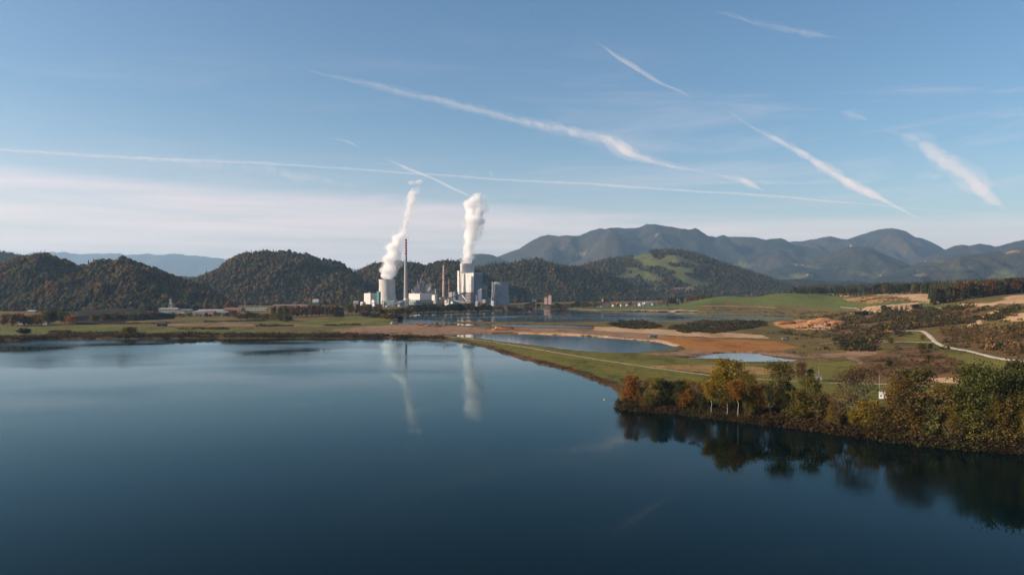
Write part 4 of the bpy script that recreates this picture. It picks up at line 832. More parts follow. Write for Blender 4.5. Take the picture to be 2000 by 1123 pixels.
tree_row(1075, 1172, 18, (2250, 2350, 20), (13, 21), ['broad'], [BRN, OLI, (0.17, 0.08, 0.03), DGR], 'in the rusty row between castle and church', FAR_G, seed=16, wide=(1.1, 1.5))
tree_row(1172, 1300, 14, (2450, 2450, 30), (8, 17), ['broad', 'conifer'], [DGR, OLI, BRN], 'among the village houses', FAR_G, seed=17)
tree_row(1302, 1334, 6, (2230, 2240, 10), (17, 27), ['conifer', 'broad'], [DGR], 'in the dark group left of the green hill field', FAR_G, seed=18)
tree_row(1338, 1392, 9, (2300, 2260, 10), (12, 17), ['broad'], [BRN, (0.14, 0.06, 0.03), OLI], 'in the brown group edging the hill field', FAR_G, seed=19, wide=(1.1, 1.5))
tree_row(1438, 1492, 8, (2330, 2330, 10), (10, 17), ['broad', 'conifer'], [DGR, BRN], 'on the top edge of the green hill field', FAR_G, seed=20)
CON_G = 'conifers of the belt behind the right hand fields'
tree_row(1535, 1700, 34, (2240, 1950, 20), (14, 21), ['conifer', 'conifer', 'broad'], [DGR, (0.028, 0.036, 0.018), (0.06, 0.045, 0.022)], 'in the thin left part of the forest belt', CON_G, seed=21, wide=(1.0, 1.4))
tree_row(1700, 1815, 26, (1950, 1680, 20), (19, 26), ['conifer', 'conifer', 'broad'], [DGR, (0.035, 0.036, 0.018), BRN], 'in the middle part of the forest belt', CON_G, seed=22, wide=(1.0, 1.5))
tree_row(1815, 2020, 40, (1330, 1420, 20), (21, 29), ['conifer', 'conifer', 'broad'], [DGR, (0.035, 0.036, 0.018), BRN, (0.10, 0.05, 0.025)], 'in the tall right part of the forest belt', CON_G, seed=23, wide=(1.0, 1.5))
tree_row(1720, 1804, 17, (1330, 1230, 12), (6, 11), ['conifer', 'conifer', 'small'], [DGR], 'in the copse between pale fields', CON_G, seed=24, wide=(1.3, 1.8))
tree_row(1672, 1694, 4, (1260, 1250, 6), (6, 8), ['small'], [DGR], 'of the dark bushes left of the small copse', CON_G, cat='bush', seed=25, wide=(1.4, 1.8))

# ------------------------------------------------------------------ masses nobody could count: deeper forest belt, scrub, undergrowth, bank plants
def region_points(P, spacing, seed, px=True):
    W = hit(P) if px else P; A = np.array(W); r = np.random.default_rng(seed); (a, b), (c, d) = A.min(0), A.max(0)
    n = int((c - a) * (d - b) / spacing ** 2); x = r.uniform(a, c, n); y = r.uniform(b, d, n); ok = inpoly(x, y, W); x, y = x[ok], y[ok]; return x, y
T_shrub = leaf_templates(10, 5, 34, 0.17); T_fine = leaf_templates(10, 6, 120, 0.075, lobes=7); T_twig = leaf_templates(8, 8, 26, 0.13, rz=1.1)
def scrub(name, regs, spacing, sz, hz, cols, label, templ=T_shrub, seed=1, cat='scrub', clump=0.45, lam=30):
    X, Y = [], []
    for k, P in enumerate(regs):
        x, y = region_points(P, spacing, seed + k); X.append(x); Y.append(y)
    X = np.concatenate(X); Y = np.concatenate(Y); r = np.random.default_rng(seed)
    keep = fbm(X / lam, Y / lam, seed, 3) + r.normal(0, .06, len(X)) > clump; d = shore_dist(X, Y); keep &= d > 1.0
    for W, wd in ROADS:
        for (ax, ay), (bx, by) in zip(W[:-1], W[1:]):
            ex, ey = bx - ax, by - ay; t = np.clip(((X - ax) * ex + (Y - ay) * ey) / (ex * ex + ey * ey + 1e-9), 0, 1); keep &= (X - ax - t * ex) ** 2 + (Y - ay - t * ey) ** 2 > wd * wd
    X, Y = X[keep], Y[keep]
    Z = height(X, Y); s = sz * (0.35 + 1.15 * r.random(len(X)) ** 2.2); big = 0.6 + 0.9 * fbm(X / lam, Y / lam, seed + 4, 2); s = s * big
    cc = np.array(cols)[(fbm(X / 25, Y / 25, seed + 8, 3) * 2.2 - 0.6 + r.normal(0, .18, len(X))).clip(0, .999).__mul__(len(cols)).astype(int)] * (0.75 + 0.5 * r.random((len(X), 1)))
    return scatter(name, templ, np.stack([X, Y, Z - 0.1], -1), np.stack([s, s, s * hz], -1), cc, m_leaf_s, seed, label, cat)
R1 = [(1188, 633), (1215, 628), (1255, 628), (1295, 638), (1260, 645), (1210, 640)]
R2 = [(1305, 640), (1340, 634), (1380, 628), (1430, 627), (1490, 629), (1497, 637), (1440, 645), (1390, 652), (1330, 650)]
R3 = [(1640, 624), (1680, 614), (1740, 609), (1800, 607), (1850, 602), (1900, 599), (1925, 606), (1915, 621), (1895, 631), (1850, 636), (1780, 642), (1730, 652), (1720, 664), (1690, 662), (1700, 650), (1640, 645)]
R4 = [(1840, 646), (1860, 642), (1930, 642), (2080, 634), (2080, 706), (2000, 700), (1950, 688), (1900, 680), (1856, 668), (1840, 655)]
R5 = [(1625, 663), (1660, 655), (1690, 660), (1712, 675), (1708, 688), (1640, 683)]
R6 = [(1640, 742), (1660, 722), (1700, 706), (1760, 690), (1830, 694), (1885, 705), (1885, 735), (1790, 738), (1720, 744)]
R7 = [(1922, 625), (1960, 606), (1992, 600), (1996, 606), (1955, 622), (1935, 628)]
scrub('scrub', [R1, R2], 3.6, 3.4, 1.0, [(0.030, 0.034, 0.014), (0.05, 0.045, 0.018), (0.075, 0.045, 0.02)], 'dark bushes massed on the spit between the ponds and the far lake', seed=31, clump=0.42)
scrub('scrub', [R3, R7], 4.4, 4.2, 1.0, [(0.042, 0.042, 0.017), (0.075, 0.058, 0.025), (0.115, 0.072, 0.032), (0.058, 0.052, 0.022)], 'dark brown and green scrub on the slope right of the clay pit', seed=41, clump=0.47, lam=42)
scrub('scrub', [R4], 4.0, 3.4, 1.25, [(0.15, 0.095, 0.05), (0.11, 0.075, 0.035), (0.17, 0.10, 0.055), (0.075, 0.06, 0.026)], 'reddish brown leafless scrub right of the white road', templ=T_twig, seed=51, clump=0.44, lam=36)
scrub('scrub', [R5], 4.0, 3.6, 1.1, [(0.045, 0.045, 0.018), (0.085, 0.06, 0.028), (0.055, 0.032, 0.022)], 'dark scrub beside the small pond track', seed=61, clump=0.38)
scrub('scrub', [R6], 3.0, 1.8, 0.8, [(0.085, 0.050, 0.026), (0.11, 0.062, 0.03), (0.055, 0.042, 0.018)], 'low brown heathy scrub covering the mound', templ=T_twig, seed=71, clump=0.46, lam=18)
scrub('scrub', [[(1372, 601), (1430, 602), (1500, 605), (1620, 608), (1690, 612), (1640, 617), (1500, 611), (1400, 609)]], 9, 2.2, 0.9, [(0.07, 0.05, 0.028), (0.05, 0.045, 0.02)], 'sparse low bushes on the bank of the far lake', seed=81, clump=0.50)
scrub('scrub', [[(1640, 586), (1700, 581), (1775, 581), (1780, 586), (1720, 592), (1690, 593)]], 6, 2.4, 0.8, [(0.08, 0.05, 0.03), (0.05, 0.045, 0.02)], 'brown scrub strip in front of the forest belt', seed=83, clump=0.40)
scrub('scrub', [[(1560, 640), (1640, 644), (1640, 660), (1500, 652)], [(1600, 640), (1640, 646), (1630, 662), (1560, 655)]], 6, 1.7, 0.8, [(0.09, 0.055, 0.028), (0.06, 0.05, 0.02)], 'thin brown scrub below the clay pit', seed=85, clump=0.48)
scrub('scrub', [[(1560, 615), (1700, 604), (1960, 596), (2080, 600), (2080, 715), (1880, 690), (1700, 700), (1540, 690), (1530, 650)]], 9, 3.2, 0.9, [(0.05, 0.045, 0.02), (0.085, 0.055, 0.025), (0.06, 0.05, 0.02)], 'scattered single bushes over the rough slope at the right', seed=87, clump=0.60, lam=25)
scrub('weeds', [[(900, 660), (1000, 677), (1180, 692), (1260, 694), (1340, 703), (1560, 710), (1660, 712), (1660, 745), (1600, 745), (1500, 740), (1385, 732), (1290, 719), (1180, 703), (1090, 688), (1000, 676)]], 3.2, 0.75, 0.6, [(0.085, 0.062, 0.022), (0.06, 0.055, 0.018), (0.14, 0.09, 0.035)], 'tufts of dry grass on the meadow along the dike path', templ=T_twig, seed=88, clump=0.48, lam=22, cat='weeds')
scrub('weeds', [[(1000, 681), (1090, 693), (1180, 707), (1290, 723), (1385, 737), (1500, 745), (1600, 752), (1740, 754), (1870, 762), (2060, 772), (2060, 815), (1700, 800), (1500, 790), (1250, 790), (1195, 750), (1120, 725), (1040, 702)]], 2.6, 0.7, 0.6, [(0.085, 0.062, 0.022), (0.06, 0.055, 0.018), (0.13, 0.085, 0.03)], 'tufts of dry grass between the dike path and the lake', templ=T_twig, seed=89, clump=0.48, lam=18, cat='weeds')
scrub('weeds', [[(-60, 640), (300, 638), (640, 640), (860, 652), (860, 659), (400, 659), (-60, 662)], [(1560, 650), (1700, 655), (1880, 690), (1890, 735), (1600, 740), (1560, 712)]], 5.5, 1.1, 0.6, [(0.075, 0.055, 0.02), (0.05, 0.045, 0.016), (0.11, 0.07, 0.03)], 'tufts of rough grass on the open meadows', templ=T_twig, seed=90, clump=0.50, lam=30, cat='weeds')
scrub('scrub', [[(345, 641), (440, 640.5), (445, 643.5), (350, 644.5)], [(500, 636), (570, 634.5), (575, 637), (505, 638.5)], [(630, 635), (700, 633), (705, 635), (640, 637)], [(120, 650), (260, 648), (260, 652), (120, 654)], [(150, 632), (330, 630), (330, 632), (150, 634.5)], [(400, 628), (520, 625), (520, 627), (400, 630)]], 3.5, 2.2, 0.8, [(0.055, 0.034, 0.02), (0.045, 0.036, 0.016), (0.075, 0.045, 0.024)], 'low dark hedges and brown weeds across the left meadows', seed=93, clump=0.38, lam=20)
# tall grass and reeds along the banks
def bank_strip(label, P, d0, d1, spacing, sz, hz, cols, seed, clump=0.35):
    W = np.array([ground_flat(a, b) for a, b in P]); r = np.random.default_rng(seed); X, Y = [], []
    for a, b in zip(W[:-1], W[1:]):
        n = int(np.linalg.norm(b - a) * (d1 - d0) / spacing ** 2) + 1; t = r.random(n)[:, None]; q = a + (b - a) * t; X.append(q[:, 0] + r.normal(0, 3, n)); Y.append(q[:, 1] + r.uniform(d0, d1, n))
    X = np.concatenate(X); Y = np.concatenate(Y); k = (fbm(X / 16, Y / 16, seed, 3) > clump) & (shore_dist(X, Y) > 0.6); X, Y = X[k], Y[k]; Z = height(X, Y)
    s = sz * (0.5 + r.random(len(X))) * (0.5 + fbm(X / 20, Y / 20, seed + 3, 2)); cc = np.array(cols)[r.integers(0, len(cols), len(X))] * (0.75 + 0.5 * r.random((len(X), 1)))
    scatter('bank_vegetation', T_twig, np.stack([X, Y, Z - 0.05], -1), np.stack([s, s, s * hz], -1), cc, m_leaf_s, seed, label, 'vegetation')
BB = [(0.085, 0.052, 0.024), (0.055, 0.036, 0.017), (0.036, 0.027, 0.013), (0.07, 0.038, 0.022)]
bank_strip('brown reeds and weeds along the far left shore of the lake', [(-120, 668), (20, 666), (110, 663), (300, 661.5), (420, 661), (700, 661), (860, 665)], 0.8, 34, 2.2, 2.6, 0.8, BB, 91, 0.33)
bank_strip('dry weeds on the bank of the curved dike', [(860, 665), (905, 670), (945, 679), (985, 691), (1015, 701), (1060, 712), (1105, 724), (1150, 741), (1185, 753), (1206, 767)], 2, 15, 2.0, 0.8, 0.8, BB, 92, 0.47)
tree_row(38, 62, 3, (925, 925, 5), (5, 7), ['small'], [DGR], 'of the dark bushes on the left lake shore', None, cat='bush', seed=26, wide=(1.6, 2.2))
tree_row(240, 262, 3, (900, 900, 4), (7, 10), ['small'], [OLI], 'in the round left shore clump', None, cat='bush', seed=27, wide=(1.7, 2.2))
tree_row(105, 135, 5, (905, 905, 4), (4, 6), ['small'], [BRN], 'of the brown shore bushes below the left meadow', None, cat='bush', seed=28, wide=(1.8, 2.4))
# undergrowth at the foot of the near shore trees
Xs, Ys, Ss = [], [], []
for i in range(5200):
    px = random.uniform(1204, 2120); x, y = ground_flat(px, shore_y(px)); b = random.random() ** 1.4 * 25 - 1.2; Ys.append(y + b); Xs.append(XatY(px, y + b) + (3 if px < 1212 else 0)); Ss.append(random.uniform(0.8, 2.4) * (1.25 if b < 9 else 0.9) * (1.0 + 0.35 * (px > 1500)))
Xs, Ys, Ss = map(np.array, (Xs, Ys, Ss)); kz = shore_dist(Xs, Ys) > -2.0; Xs, Ys, Ss = Xs[kz], Ys[kz], Ss[kz]
uc = np.array([(0.050, 0.032, 0.016), (0.036, 0.028, 0.012), (0.058, 0.036, 0.018), (0.030, 0.027, 0.012), (0.050, 0.042, 0.018)])
ci = (fbm(Xs / 14, Ys / 14, 5, 3) * 2.2 - .6 + rng.normal(0, .2, len(Xs))).clip(0, .999) * 5
scatter('undergrowth', T_fine, np.stack([Xs, Ys, np.maximum(height(Xs, Ys), 0) - 0.1], -1), np.stack([Ss, Ss, Ss * 1.15], -1), uc[ci.astype(int)] * (0.7 + .6 * rng.random((len(Xs), 1))), m_leaf_s, 9, 'dense brown undergrowth along the wooded right shore', 'undergrowth')
# deeper trees of the forest belt
bx_, by_ = [], []
for (a, b, Y0, Y1) in ((1700, 1830, 1960, 2150), (1815, 2130, 1400, 1760), (1560, 1700, 2200, 2330)):
    n = int((b - a) / F * (Y0 + Y1) / 2 * (Y1 - Y0) / 55); p = rng.uniform(a, b, n); yy = rng.uniform(Y0, Y1, n); bx_.append((p - CX) / F * yy); by_.append(yy)
bx_, by_ = np.concatenate(bx_), np.concatenate(by_); hz_ = rng.uniform(8, 12.5, len(bx_)); zz_ = height(bx_, by_, False)
cc_ = np.array([(0.020, 0.030, 0.016), (0.03, 0.036, 0.018), (0.075, 0.045, 0.024)])[rng.choice(3, len(bx_), p=(.6, .25, .15))]
scatter('forest', cone_templates(6, 12, 7, 4), np.stack([bx_, by_, zz_ + hz_ * 0.9], -1), np.stack([hz_ * .42, hz_ * .42, hz_], -1), cc_, m_canopy, 3, 'dark conifer forest behind the front trees of the belt at the right', 'forest')

# ------------------------------------------------------------------ power station
YP = 2650.0; ZB = 2.5
m_conc = clad_mat('mat_tower_concrete', (0.50, 0.475, 0.45), 4.5, 0.05, 0.86)
m_conc_d = clad_mat('mat_tower_dark', (0.25, 0.26, 0.28), 4.5, 0.06, 0.80)
m_white = clad_mat('mat_white_cladding', (0.62, 0.59, 0.56), 5.0, 0.04, 0.88)
m_grey = clad_mat('mat_grey_cladding', (0.24, 0.235, 0.24), 5.0, 0.06, 0.8)
m_mauve = clad_mat('mat_mauve_cladding', (0.22, 0.18, 0.19), 4.0, 0.06, 0.8)
m_blue = clad_mat('mat_blue_cladding', (0.055, 0.085, 0.13), 4.0, 0.08, 0.8)
m_teal = clad_mat('mat_teal_cladding', (0.06, 0.17, 0.17), 4.0, 0.08, 0.8)
m_beige = clad_mat('mat_beige_cladding', (0.28, 0.24, 0.21), 3.5, 0.10, 0.6)
m_steel = flat_mat('mat_steel', (0.33, 0.33, 0.34), 0.5)
m_dsteel = flat_mat('mat_dark_steel', (0.09, 0.09, 0.10), 0.6)
m_red = flat_mat('mat_red_band', (0.27, 0.05, 0.04), 0.6); m_orband = flat_mat('mat_orange_band', (0.50, 0.17, 0.11), 0.6)
m_wband = flat_mat('mat_white_band', (0.50, 0.46, 0.43), 0.6)
m_brick = noise_mat('mat_red_brick', [(0.19, 0.085, 0.06), (0.27, 0.14, 0.10)], 0.4)
m_glass = flat_mat('mat_window', (0.03, 0.04, 0.055), 0.15, 0, 0.1, 0.3, 0.8)
m_roof_r = noise_mat('mat_tile_roof', [(0.17, 0.06, 0.038), (0.26, 0.10, 0.065)], 0.8)
m_roof_b = noise_mat('mat_brown_roof', [(0.13, 0.08, 0.06), (0.22, 0.14, 0.11)], 0.8)
m_roof_g = flat_mat('mat_metal_roof', (0.32, 0.29, 0.27), 0.5)
m_plaster = noise_mat('mat_plaster', [(0.40, 0.36, 0.31), (0.52, 0.48, 0.43)], 0.3)
m_pink = noise_mat('mat_pink_plaster', [(0.42, 0.28, 0.23), (0.50, 0.36, 0.31)], 0.3)
m_wood = noise_mat('mat_weathered_wood', [(0.05, 0.035, 0.025), (0.10, 0.075, 0.055)], 1.0)
m_rubber = flat_mat('mat_rubber', (0.03, 0.03, 0.03), 0.9)
m_yellow = flat_mat('mat_machine_yellow', (0.36, 0.20, 0.04), 0.5)
m_orange = flat_mat('mat_machine_orange', (0.30, 0.115, 0.035), 0.5)
m_vwhite = flat_mat('mat_vehicle_white', (0.55, 0.53, 0.51), 0.4)
m_vblue = flat_mat('mat_vehicle_grey_blue', (0.16, 0.20, 0.26), 0.4)

def tower(px, pyt, Y, wt, ww, wb, mat, label, zb=ZB, waist=0.72):
    """hyperboloid cooling tower: widths in photograph pixels at top, waist and foot"""
    k = Y / F; zt = ZatY(pyt, Y) - zb; rt = empty('cooling_tower', (XatY(px, Y), Y, zb)); tag(rt, label, 'cooling tower')
    rT, rW, rB = wt * k / 2, ww * k / 2, wb * k / 2; prof = []; col_h = zt * 0.07
    for i in range(25):
        t = i / 24; z = col_h + (zt - col_h) * t
        r = rW + (rB - rW) * ((waist - t) / waist) ** 1.9 if t < waist else rW + (rT - rW) * ((t - waist) / (1 - waist)) ** 1.6
        prof.append((r, z))
    inner = [(r - 0.6 - 0.5 * (1 - z / zt), z) for r, z in prof[::-1]]
    MB().lathe(prof + inner + [prof[0]], 64, cap=False).build('shell', mat, rt, True)
    MB().lathe([(rT + .05, zt - 2.2), (rT + .9, zt - 2.0), (rT + .9, zt + .3), (rT - 1.2, zt + .3)], 64, cap=False).build('rim', mat, rt)
    lg = MB(); rb0 = prof[0][0] * 1.03
    for i in range(36):
        a0, a1 = 2 * math.pi * i / 36, 2 * math.pi * (i + 0.5) / 36
        for q in (a1, a1 - 2 * math.pi / 36): lg.bar((rb0 * math.cos(a0), rb0 * math.sin(a0), 0), (prof[0][0] * math.cos(q), prof[0][0] * math.sin(q), col_h + .3), 0.9)
    lg.build('support_columns', m_steel, rt)
    MB().lathe([(rb0 + 3, 0), (rb0 + 3, 1.6), (rb0 + 2.2, 1.6), (rb0 + 2.2, 0)], 48, cap=False).build('basin_wall', m_conc_d, rt)
    return rt, rT, zt
tower(756, 546, 2720, 32, 31, 39, m_conc, 'pale steaming cooling tower beside the teal tower block')
tower(913, 515.5, 2800, 29, 27.5, 41, m_conc, 'tallest cooling tower rising behind the large boiler house', waist=0.68)
tower(977, 551, 2750, 33, 32.5, 37.5, m_conc_d, 'dull grey cooling tower without steam')  # darker bluish concrete: this tower's shade is put into its colour
def chimney(name, px, pyt, Y, wt, wb, bands, label, cat, mat, bandh=None):
    k = Y / F; zt = ZatY(pyt, Y) - ZB; rt = empty(name, (XatY(px, Y), Y, ZB)); tag(rt, label, cat); rT, rB = wt * k / 2, wb * k / 2
    def rad(z): u = z / zt; return rT + (rB - rT) * (1 - u) ** 1.35
    z0 = zt - (bands[-1][1] if bands else 0) * k
    zs = np.linspace(0, z0, 9); MB().lathe([(rad(z), z) for z in zs], 24).build('shaft', mat, rt, True)
    for i, (a, b, m) in enumerate(bands):
        za, zb_ = zt - b * k, zt - a * k; MB().lathe([(rad(za) + .03, za), (rad(zb_) + .03, zb_)], 24).build('painted_band', m, rt, True)
    MB().lathe([(rT + .02, zt), (rT + .5, zt + .1), (rT + .5, zt + 1.0), (rT - .6, zt + 1.0)], 24).build('rim', m_dsteel, rt)
    for f in (0.35, 0.62, 0.86):
        z = zt * f; r = rad(z); MB().lathe([(r + .1, z), (r + 1.3, z), (r + 1.3, z + 1.2), (r + 1.1, z + 1.2), (r + 1.1, z + .3), (r + .1, z + .3)], 24, cap=False).build('platform', m_steel, rt)
bd = []; y_ = 0
for i in range(11): bd.append((y_, y_ + 2.6, m_red if i % 2 == 0 else m_wband)); y_ += 2.6
chimney('chimney', 792.5, 468, 2680, 4.6, 8.6, bd, 'tallest chimney, grey with red and white bands at its top', 'chimney', flat_mat('mat_chimney', (0.28, 0.27, 0.255), 0.9))
bd = []; y_ = 0
for i in range(11): bd.append((y_, y_ + 2.7, m_orband if i % 2 == 0 else m_wband)); y_ += 2.7
chimney('chimney', 866.5, 518, 2650, 3.0, 6.4, bd, 'middle chimney, pinkish with red and white bands down half its height', 'chimney', m_pink)
chimney('chimney', 877, 546, 2700, 1.9, 3.0, [], 'thin reddish brick chimney right of the pinkish banded one', 'chimney', m_brick)

def block(name, label, cat, px0, pxc, px1, pyt, Y, mat, zb=ZB, ang=35.0, roofmat=None, win=0, wmat=None, vents=0, parapet=True, group=None, door=False, pyb=None):
    """cornered block: px0..pxc is its left face, pxc..px1 its right face"""
    a = R(ang); L1 = (pxc - px0) / F * Y / math.cos(a); L2 = max((px1 - pxc) / F * Y / math.sin(a), 3); H = ZatY(pyt, Y) - zb
    if pyb is not None: zb2 = ZatY(pyb, Y); H = ZatY(pyt, Y) - zb2; zb = zb2
    rt = empty(name, (XatY(pxc, Y), Y, zb), math.pi / 2 - a); tag(rt, label, cat, group)
    MB().box(0, L2, 0, L1, 0, H).build('walls', mat, rt)
    rm = roofmat or m_roof_g; r_ = MB().box(-.4, L2 + .4, -.4, L1 + .4, H + .003, H + .9)
    r_.build('roof', rm, rt)
    if win:
        for s in range(win):
            z0 = H * (s + 0.55) / (win + 0.2); w = MB().box(-.12, -.003, L1 * .07, L1 * .93, z0, z0 + min(2.0, H / win * .35)).build('window_strip', m_glass, rt)
            MB().box(L2 * .08, L2 * .92, -.12, -.003, z0, z0 + min(2.0, H / win * .35)).build('window_strip', m_glass, rt)
    for v in range(vents):
        x = L2 * (0.2 + 0.6 * ((v * 0.37) % 1)); y = L1 * (v + 0.6) / (vents + 0.3)
        MB().box(x - 1.8, x + 1.8, y - 1.6, y + 1.6, H + .9, H + 3.6).build('roof_vent', m_steel, rt)
    if door: MB().box(-.15, -.003, L1 * .4, L1 * .4 + 5, 0.2, 6).build('door', m_dsteel, rt)
    return rt, L1, L2, H
# the big boiler house and what is built onto it
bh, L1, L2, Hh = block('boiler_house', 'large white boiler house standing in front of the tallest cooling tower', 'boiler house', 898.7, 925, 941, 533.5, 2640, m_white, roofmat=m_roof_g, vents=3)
MB().box(0.2, L2 - .003, -.5, -.003, Hh * .42, Hh * .985).build('painted_shade', clad_mat('mat_slate_cladding', (0.13, 0.155, 0.18), 5.0, 0.05, 0.85), bh)  # dark panel added to paint shade onto the white right-hand face
b_ = MB().box(-.8, L2 + .8, -.8, L1 + .8, 0, Hh * 0.42).build('lower_cladding', m_mauve, bh)
for s in range(5): MB().box(-1.2, -.81, L1 * .05, L1 * .95, 6 + 9 * s, 7.6 + 9 * s).build('window_strip', m_glass, bh)
MB().box(L2 + .81, L2 + 26, 2, L1 * .75, 0, Hh * .40).build('annex', m_blue, bh)
MB().box(4, L2 * .7, -24, -.81, 0, Hh * .34).build('annex', m_blue, bh)
MB().box(6, L2 * .6, -34, -24.01, 0, Hh * .22).build('annex', m_grey, bh)
st, a1, a2, h1 = block('stair_tower', 'tall narrow white stair tower left of the large boiler house', 'stair tower', 893, 896.6, 898.2, 529, 2630, m_white, vents=0, win=0)
lf = MB()
for s in range(9): lf.bar((a2 + .2, a1 * .5, 12 + s * 9.0), (a2 + 12, a1 * .4, 12 + s * 9.0), 1.6, 1.1)
lf.build('walkways', m_steel, st)
pipe = MB(); Xp, Yp = XatY(899.5, 2625), 2625
for q in (-1.6, 1.6): pipe.tube([(Xp + q, Yp, 2), (Xp + q, Yp, ZatY(540, 2625)), (Xp + q + 5, Yp + 8, ZatY(537, 2625))], [1.0, 1.0, 1.0], 8)
for z in range(8, 95, 7): pipe.bar((Xp - 3.2, Yp, z), (Xp + 3.2, Yp, z), 0.9)
tag(pipe.build('pipe_riser', m_steel), 'twin steel pipes climbing the left side of the large boiler house', 'pipes')
block('turbine_hall', 'dark blue low hall right of the large boiler house', 'industrial hall', 931, 941, 950, 566, 2625, m_blue, roofmat=m_dsteel, vents=2, win=1)
block('filter_house', 'grey block between the boiler house and the dull grey cooling tower', 'industrial building', 941, 946, 951.5, 557, 2690, m_grey, roofmat=m_dsteel, vents=1)
block('workshop', 'small pale blue shed at the foot of the dull grey cooling tower', 'shed', 959, 964, 968, 588, 2600, clad_mat('mat_pale_blue', (0.36, 0.42, 0.48), 2.5), vents=0, win=1)
# left end of the works
block('silo_building', 'white tall block at the left end of the power station', 'industrial building', 709, 723.5, 734, 573, 2600, m_white, vents=2)
block('pump_house', 'small white building at the right foot of the left white block', 'industrial building', 725, 731, 735, 586, 2560, m_white, win=1)
block('pump_house', 'small white shed with low roof at the left foot of the left white block', 'shed', 703, 709, 713, 590, 2560, m_white, win=1)
block('tower_block', 'teal green tower block touching the steaming left cooling tower', 'tower block', 735, 740, 743, 570, 2590, m_teal, win=0)
# middle of the works
block('coal_bunker_hall', 'white-fronted box hall right of the tallest chimney', 'industrial hall', 796, 820, 842, 573.5, 2600, m_white, roofmat=m_roof_g, vents=4)
block('hall', 'grey green low hall below the white-fronted box hall', 'industrial hall', 797, 812, 842, 586.5, 2560, clad_mat('mat_greygreen', (0.20, 0.25, 0.24), 3), roofmat=m_roof_g, win=1)
block('hall', 'long low teal-roofed hall at the foot of the steaming left cooling tower', 'industrial hall', 744, 770, 784, 588, 2570, clad_mat('mat_dteal', (0.08, 0.15, 0.16), 3), roofmat=flat_mat('mat_teal_roof', (0.28, 0.38, 0.38)), ang=20)
# old boilers: stepped open frames
def boiler_frame(label, px0, px1, pyt, Y, steps, seed, mats):
    r = random.Random(seed); X0, X1 = XatY(px0, Y), XatY(px1, Y); H = ZatY(pyt, Y) - ZB; rt = empty('boiler_tower', ((X0 + X1) / 2, Y, ZB)); tag(rt, label, 'boiler tower'); w = X1 - X0
    n = len(steps)
    for i, s in enumerate(steps):
        x0 = -w / 2 + w * i / n; x1 = -w / 2 + w * (i + 1) / n - .3; h = H * s
        MB().box(x0, x1, -8 + i, 12 - i, 0, h * .9).build('boiler_casing', mats[i % len(mats)], rt)
        fr = MB()
        for lv in range(3, int(h), 6): fr.box(x0 - .4, x1 + .1, -10.5 + i, -8.01 + i, lv, lv + .7)
        for xx in (x0, (x0 + x1) / 2, x1 - .5): fr.box(xx, xx + .7, -10.8 + i, -9.9 + i, 0, h * .98)
        fr.build('steel_frame', m_steel, rt)
        MB().box(x0 - .6, x1 + .3, -9, 13, h * .9 + .01, h * .9 + 1.5).build('roof_slab', m_roof_g if i % 2 else m_dsteel, rt)
        if r.random() < .7: MB().tube([(x0 + 2, -6, h * .9), (x0 + 2, -6, h + 3)], [.9, .9], 8).build('exhaust_pipe', m_steel, rt)
boiler_frame('beige old boiler tower with a stepped dark top', 804, 832, 546, 2660, [0.62, 0.70, 0.93, 1.0, 0.80], 3, [m_beige, m_grey, m_beige, m_dsteel, m_dsteel])
boiler_frame('smaller old boiler tower with white pipes, right of the beige one', 833, 847, 551, 2660, [0.9, 1.0, 0.72], 5, [m_dsteel, m_beige, m_grey])
block('transfer_house', 'small white house on the conveyor between the hall and the middle chimney', 'industrial building', 843, 849, 853, 576, 2590, m_white, pyb=587)
block('transfer_tower', 'dark teal transfer tower between the thin brick chimney and boiler house', 'transfer tower', 884, 889, 894, 571, 2590, clad_mat('mat_petrol', (0.07, 0.13, 0.17), 3))
block('switch_house', 'pale block beside the thin brick chimney', 'industrial building', 876, 883, 887, 572, 2620, m_beige, vents=1)
block('office_block', 'white low building at the foot of the middle chimney', 'industrial building', 868, 876, 882, 584, 2570, m_white, win=1)
small = [(706, 709, 713, 592, 2500, m_grey, 'low grey shed at the far left foot of the works'), (746, 750, 754, 591, 2480, m_beige, 'small beige hut under the left end of the long inclined conveyor'), (776, 782, 788, 590, 2500, m_conc_d, 'grey shed between the steaming left tower and the tall chimney'), (788, 792, 797, 583, 2620, m_white, 'small white block at the foot of the tall chimney'), (829, 836, 840, 580, 2640, m_blue, 'blue block tucked behind the white-fronted hall'),
    (846, 851, 856, 588, 2500, m_beige, 'beige shed below the small white conveyor house'), (857, 861, 865, 580, 2630, m_grey, 'grey block left of the middle chimney'), (880, 884, 887, 590, 2500, m_white, 'white shed below the dark teal transfer tower'), (914, 920, 926, 589, 2520, m_blue, 'dark blue shed in front of the boiler house foot'), (928, 933, 938, 590, 2500, m_grey, 'grey shed at the right foot of the boiler house'), (942, 948, 953, 586, 2560, m_mauve, 'mauve block left of the pale blue shed'), (951, 955, 958, 582, 2680, m_steel, 'thin steel-grey block beside the dull cooling tower'), (812, 817, 821, 567, 2680, m_mauve, 'mauve stair block between the old boiler towers'), (848, 851, 853, 566, 2690, m_conc_d, 'narrow grey stair block right of the old boiler towers')]
for i, (a, c, b, t, Y, m, lab) in enumerate(small): block('outbuilding', lab, 'outbuilding', a, c, b, t, Y, m, win=i % 2, ang=30 + 3 * (i % 4), vents=i % 2)
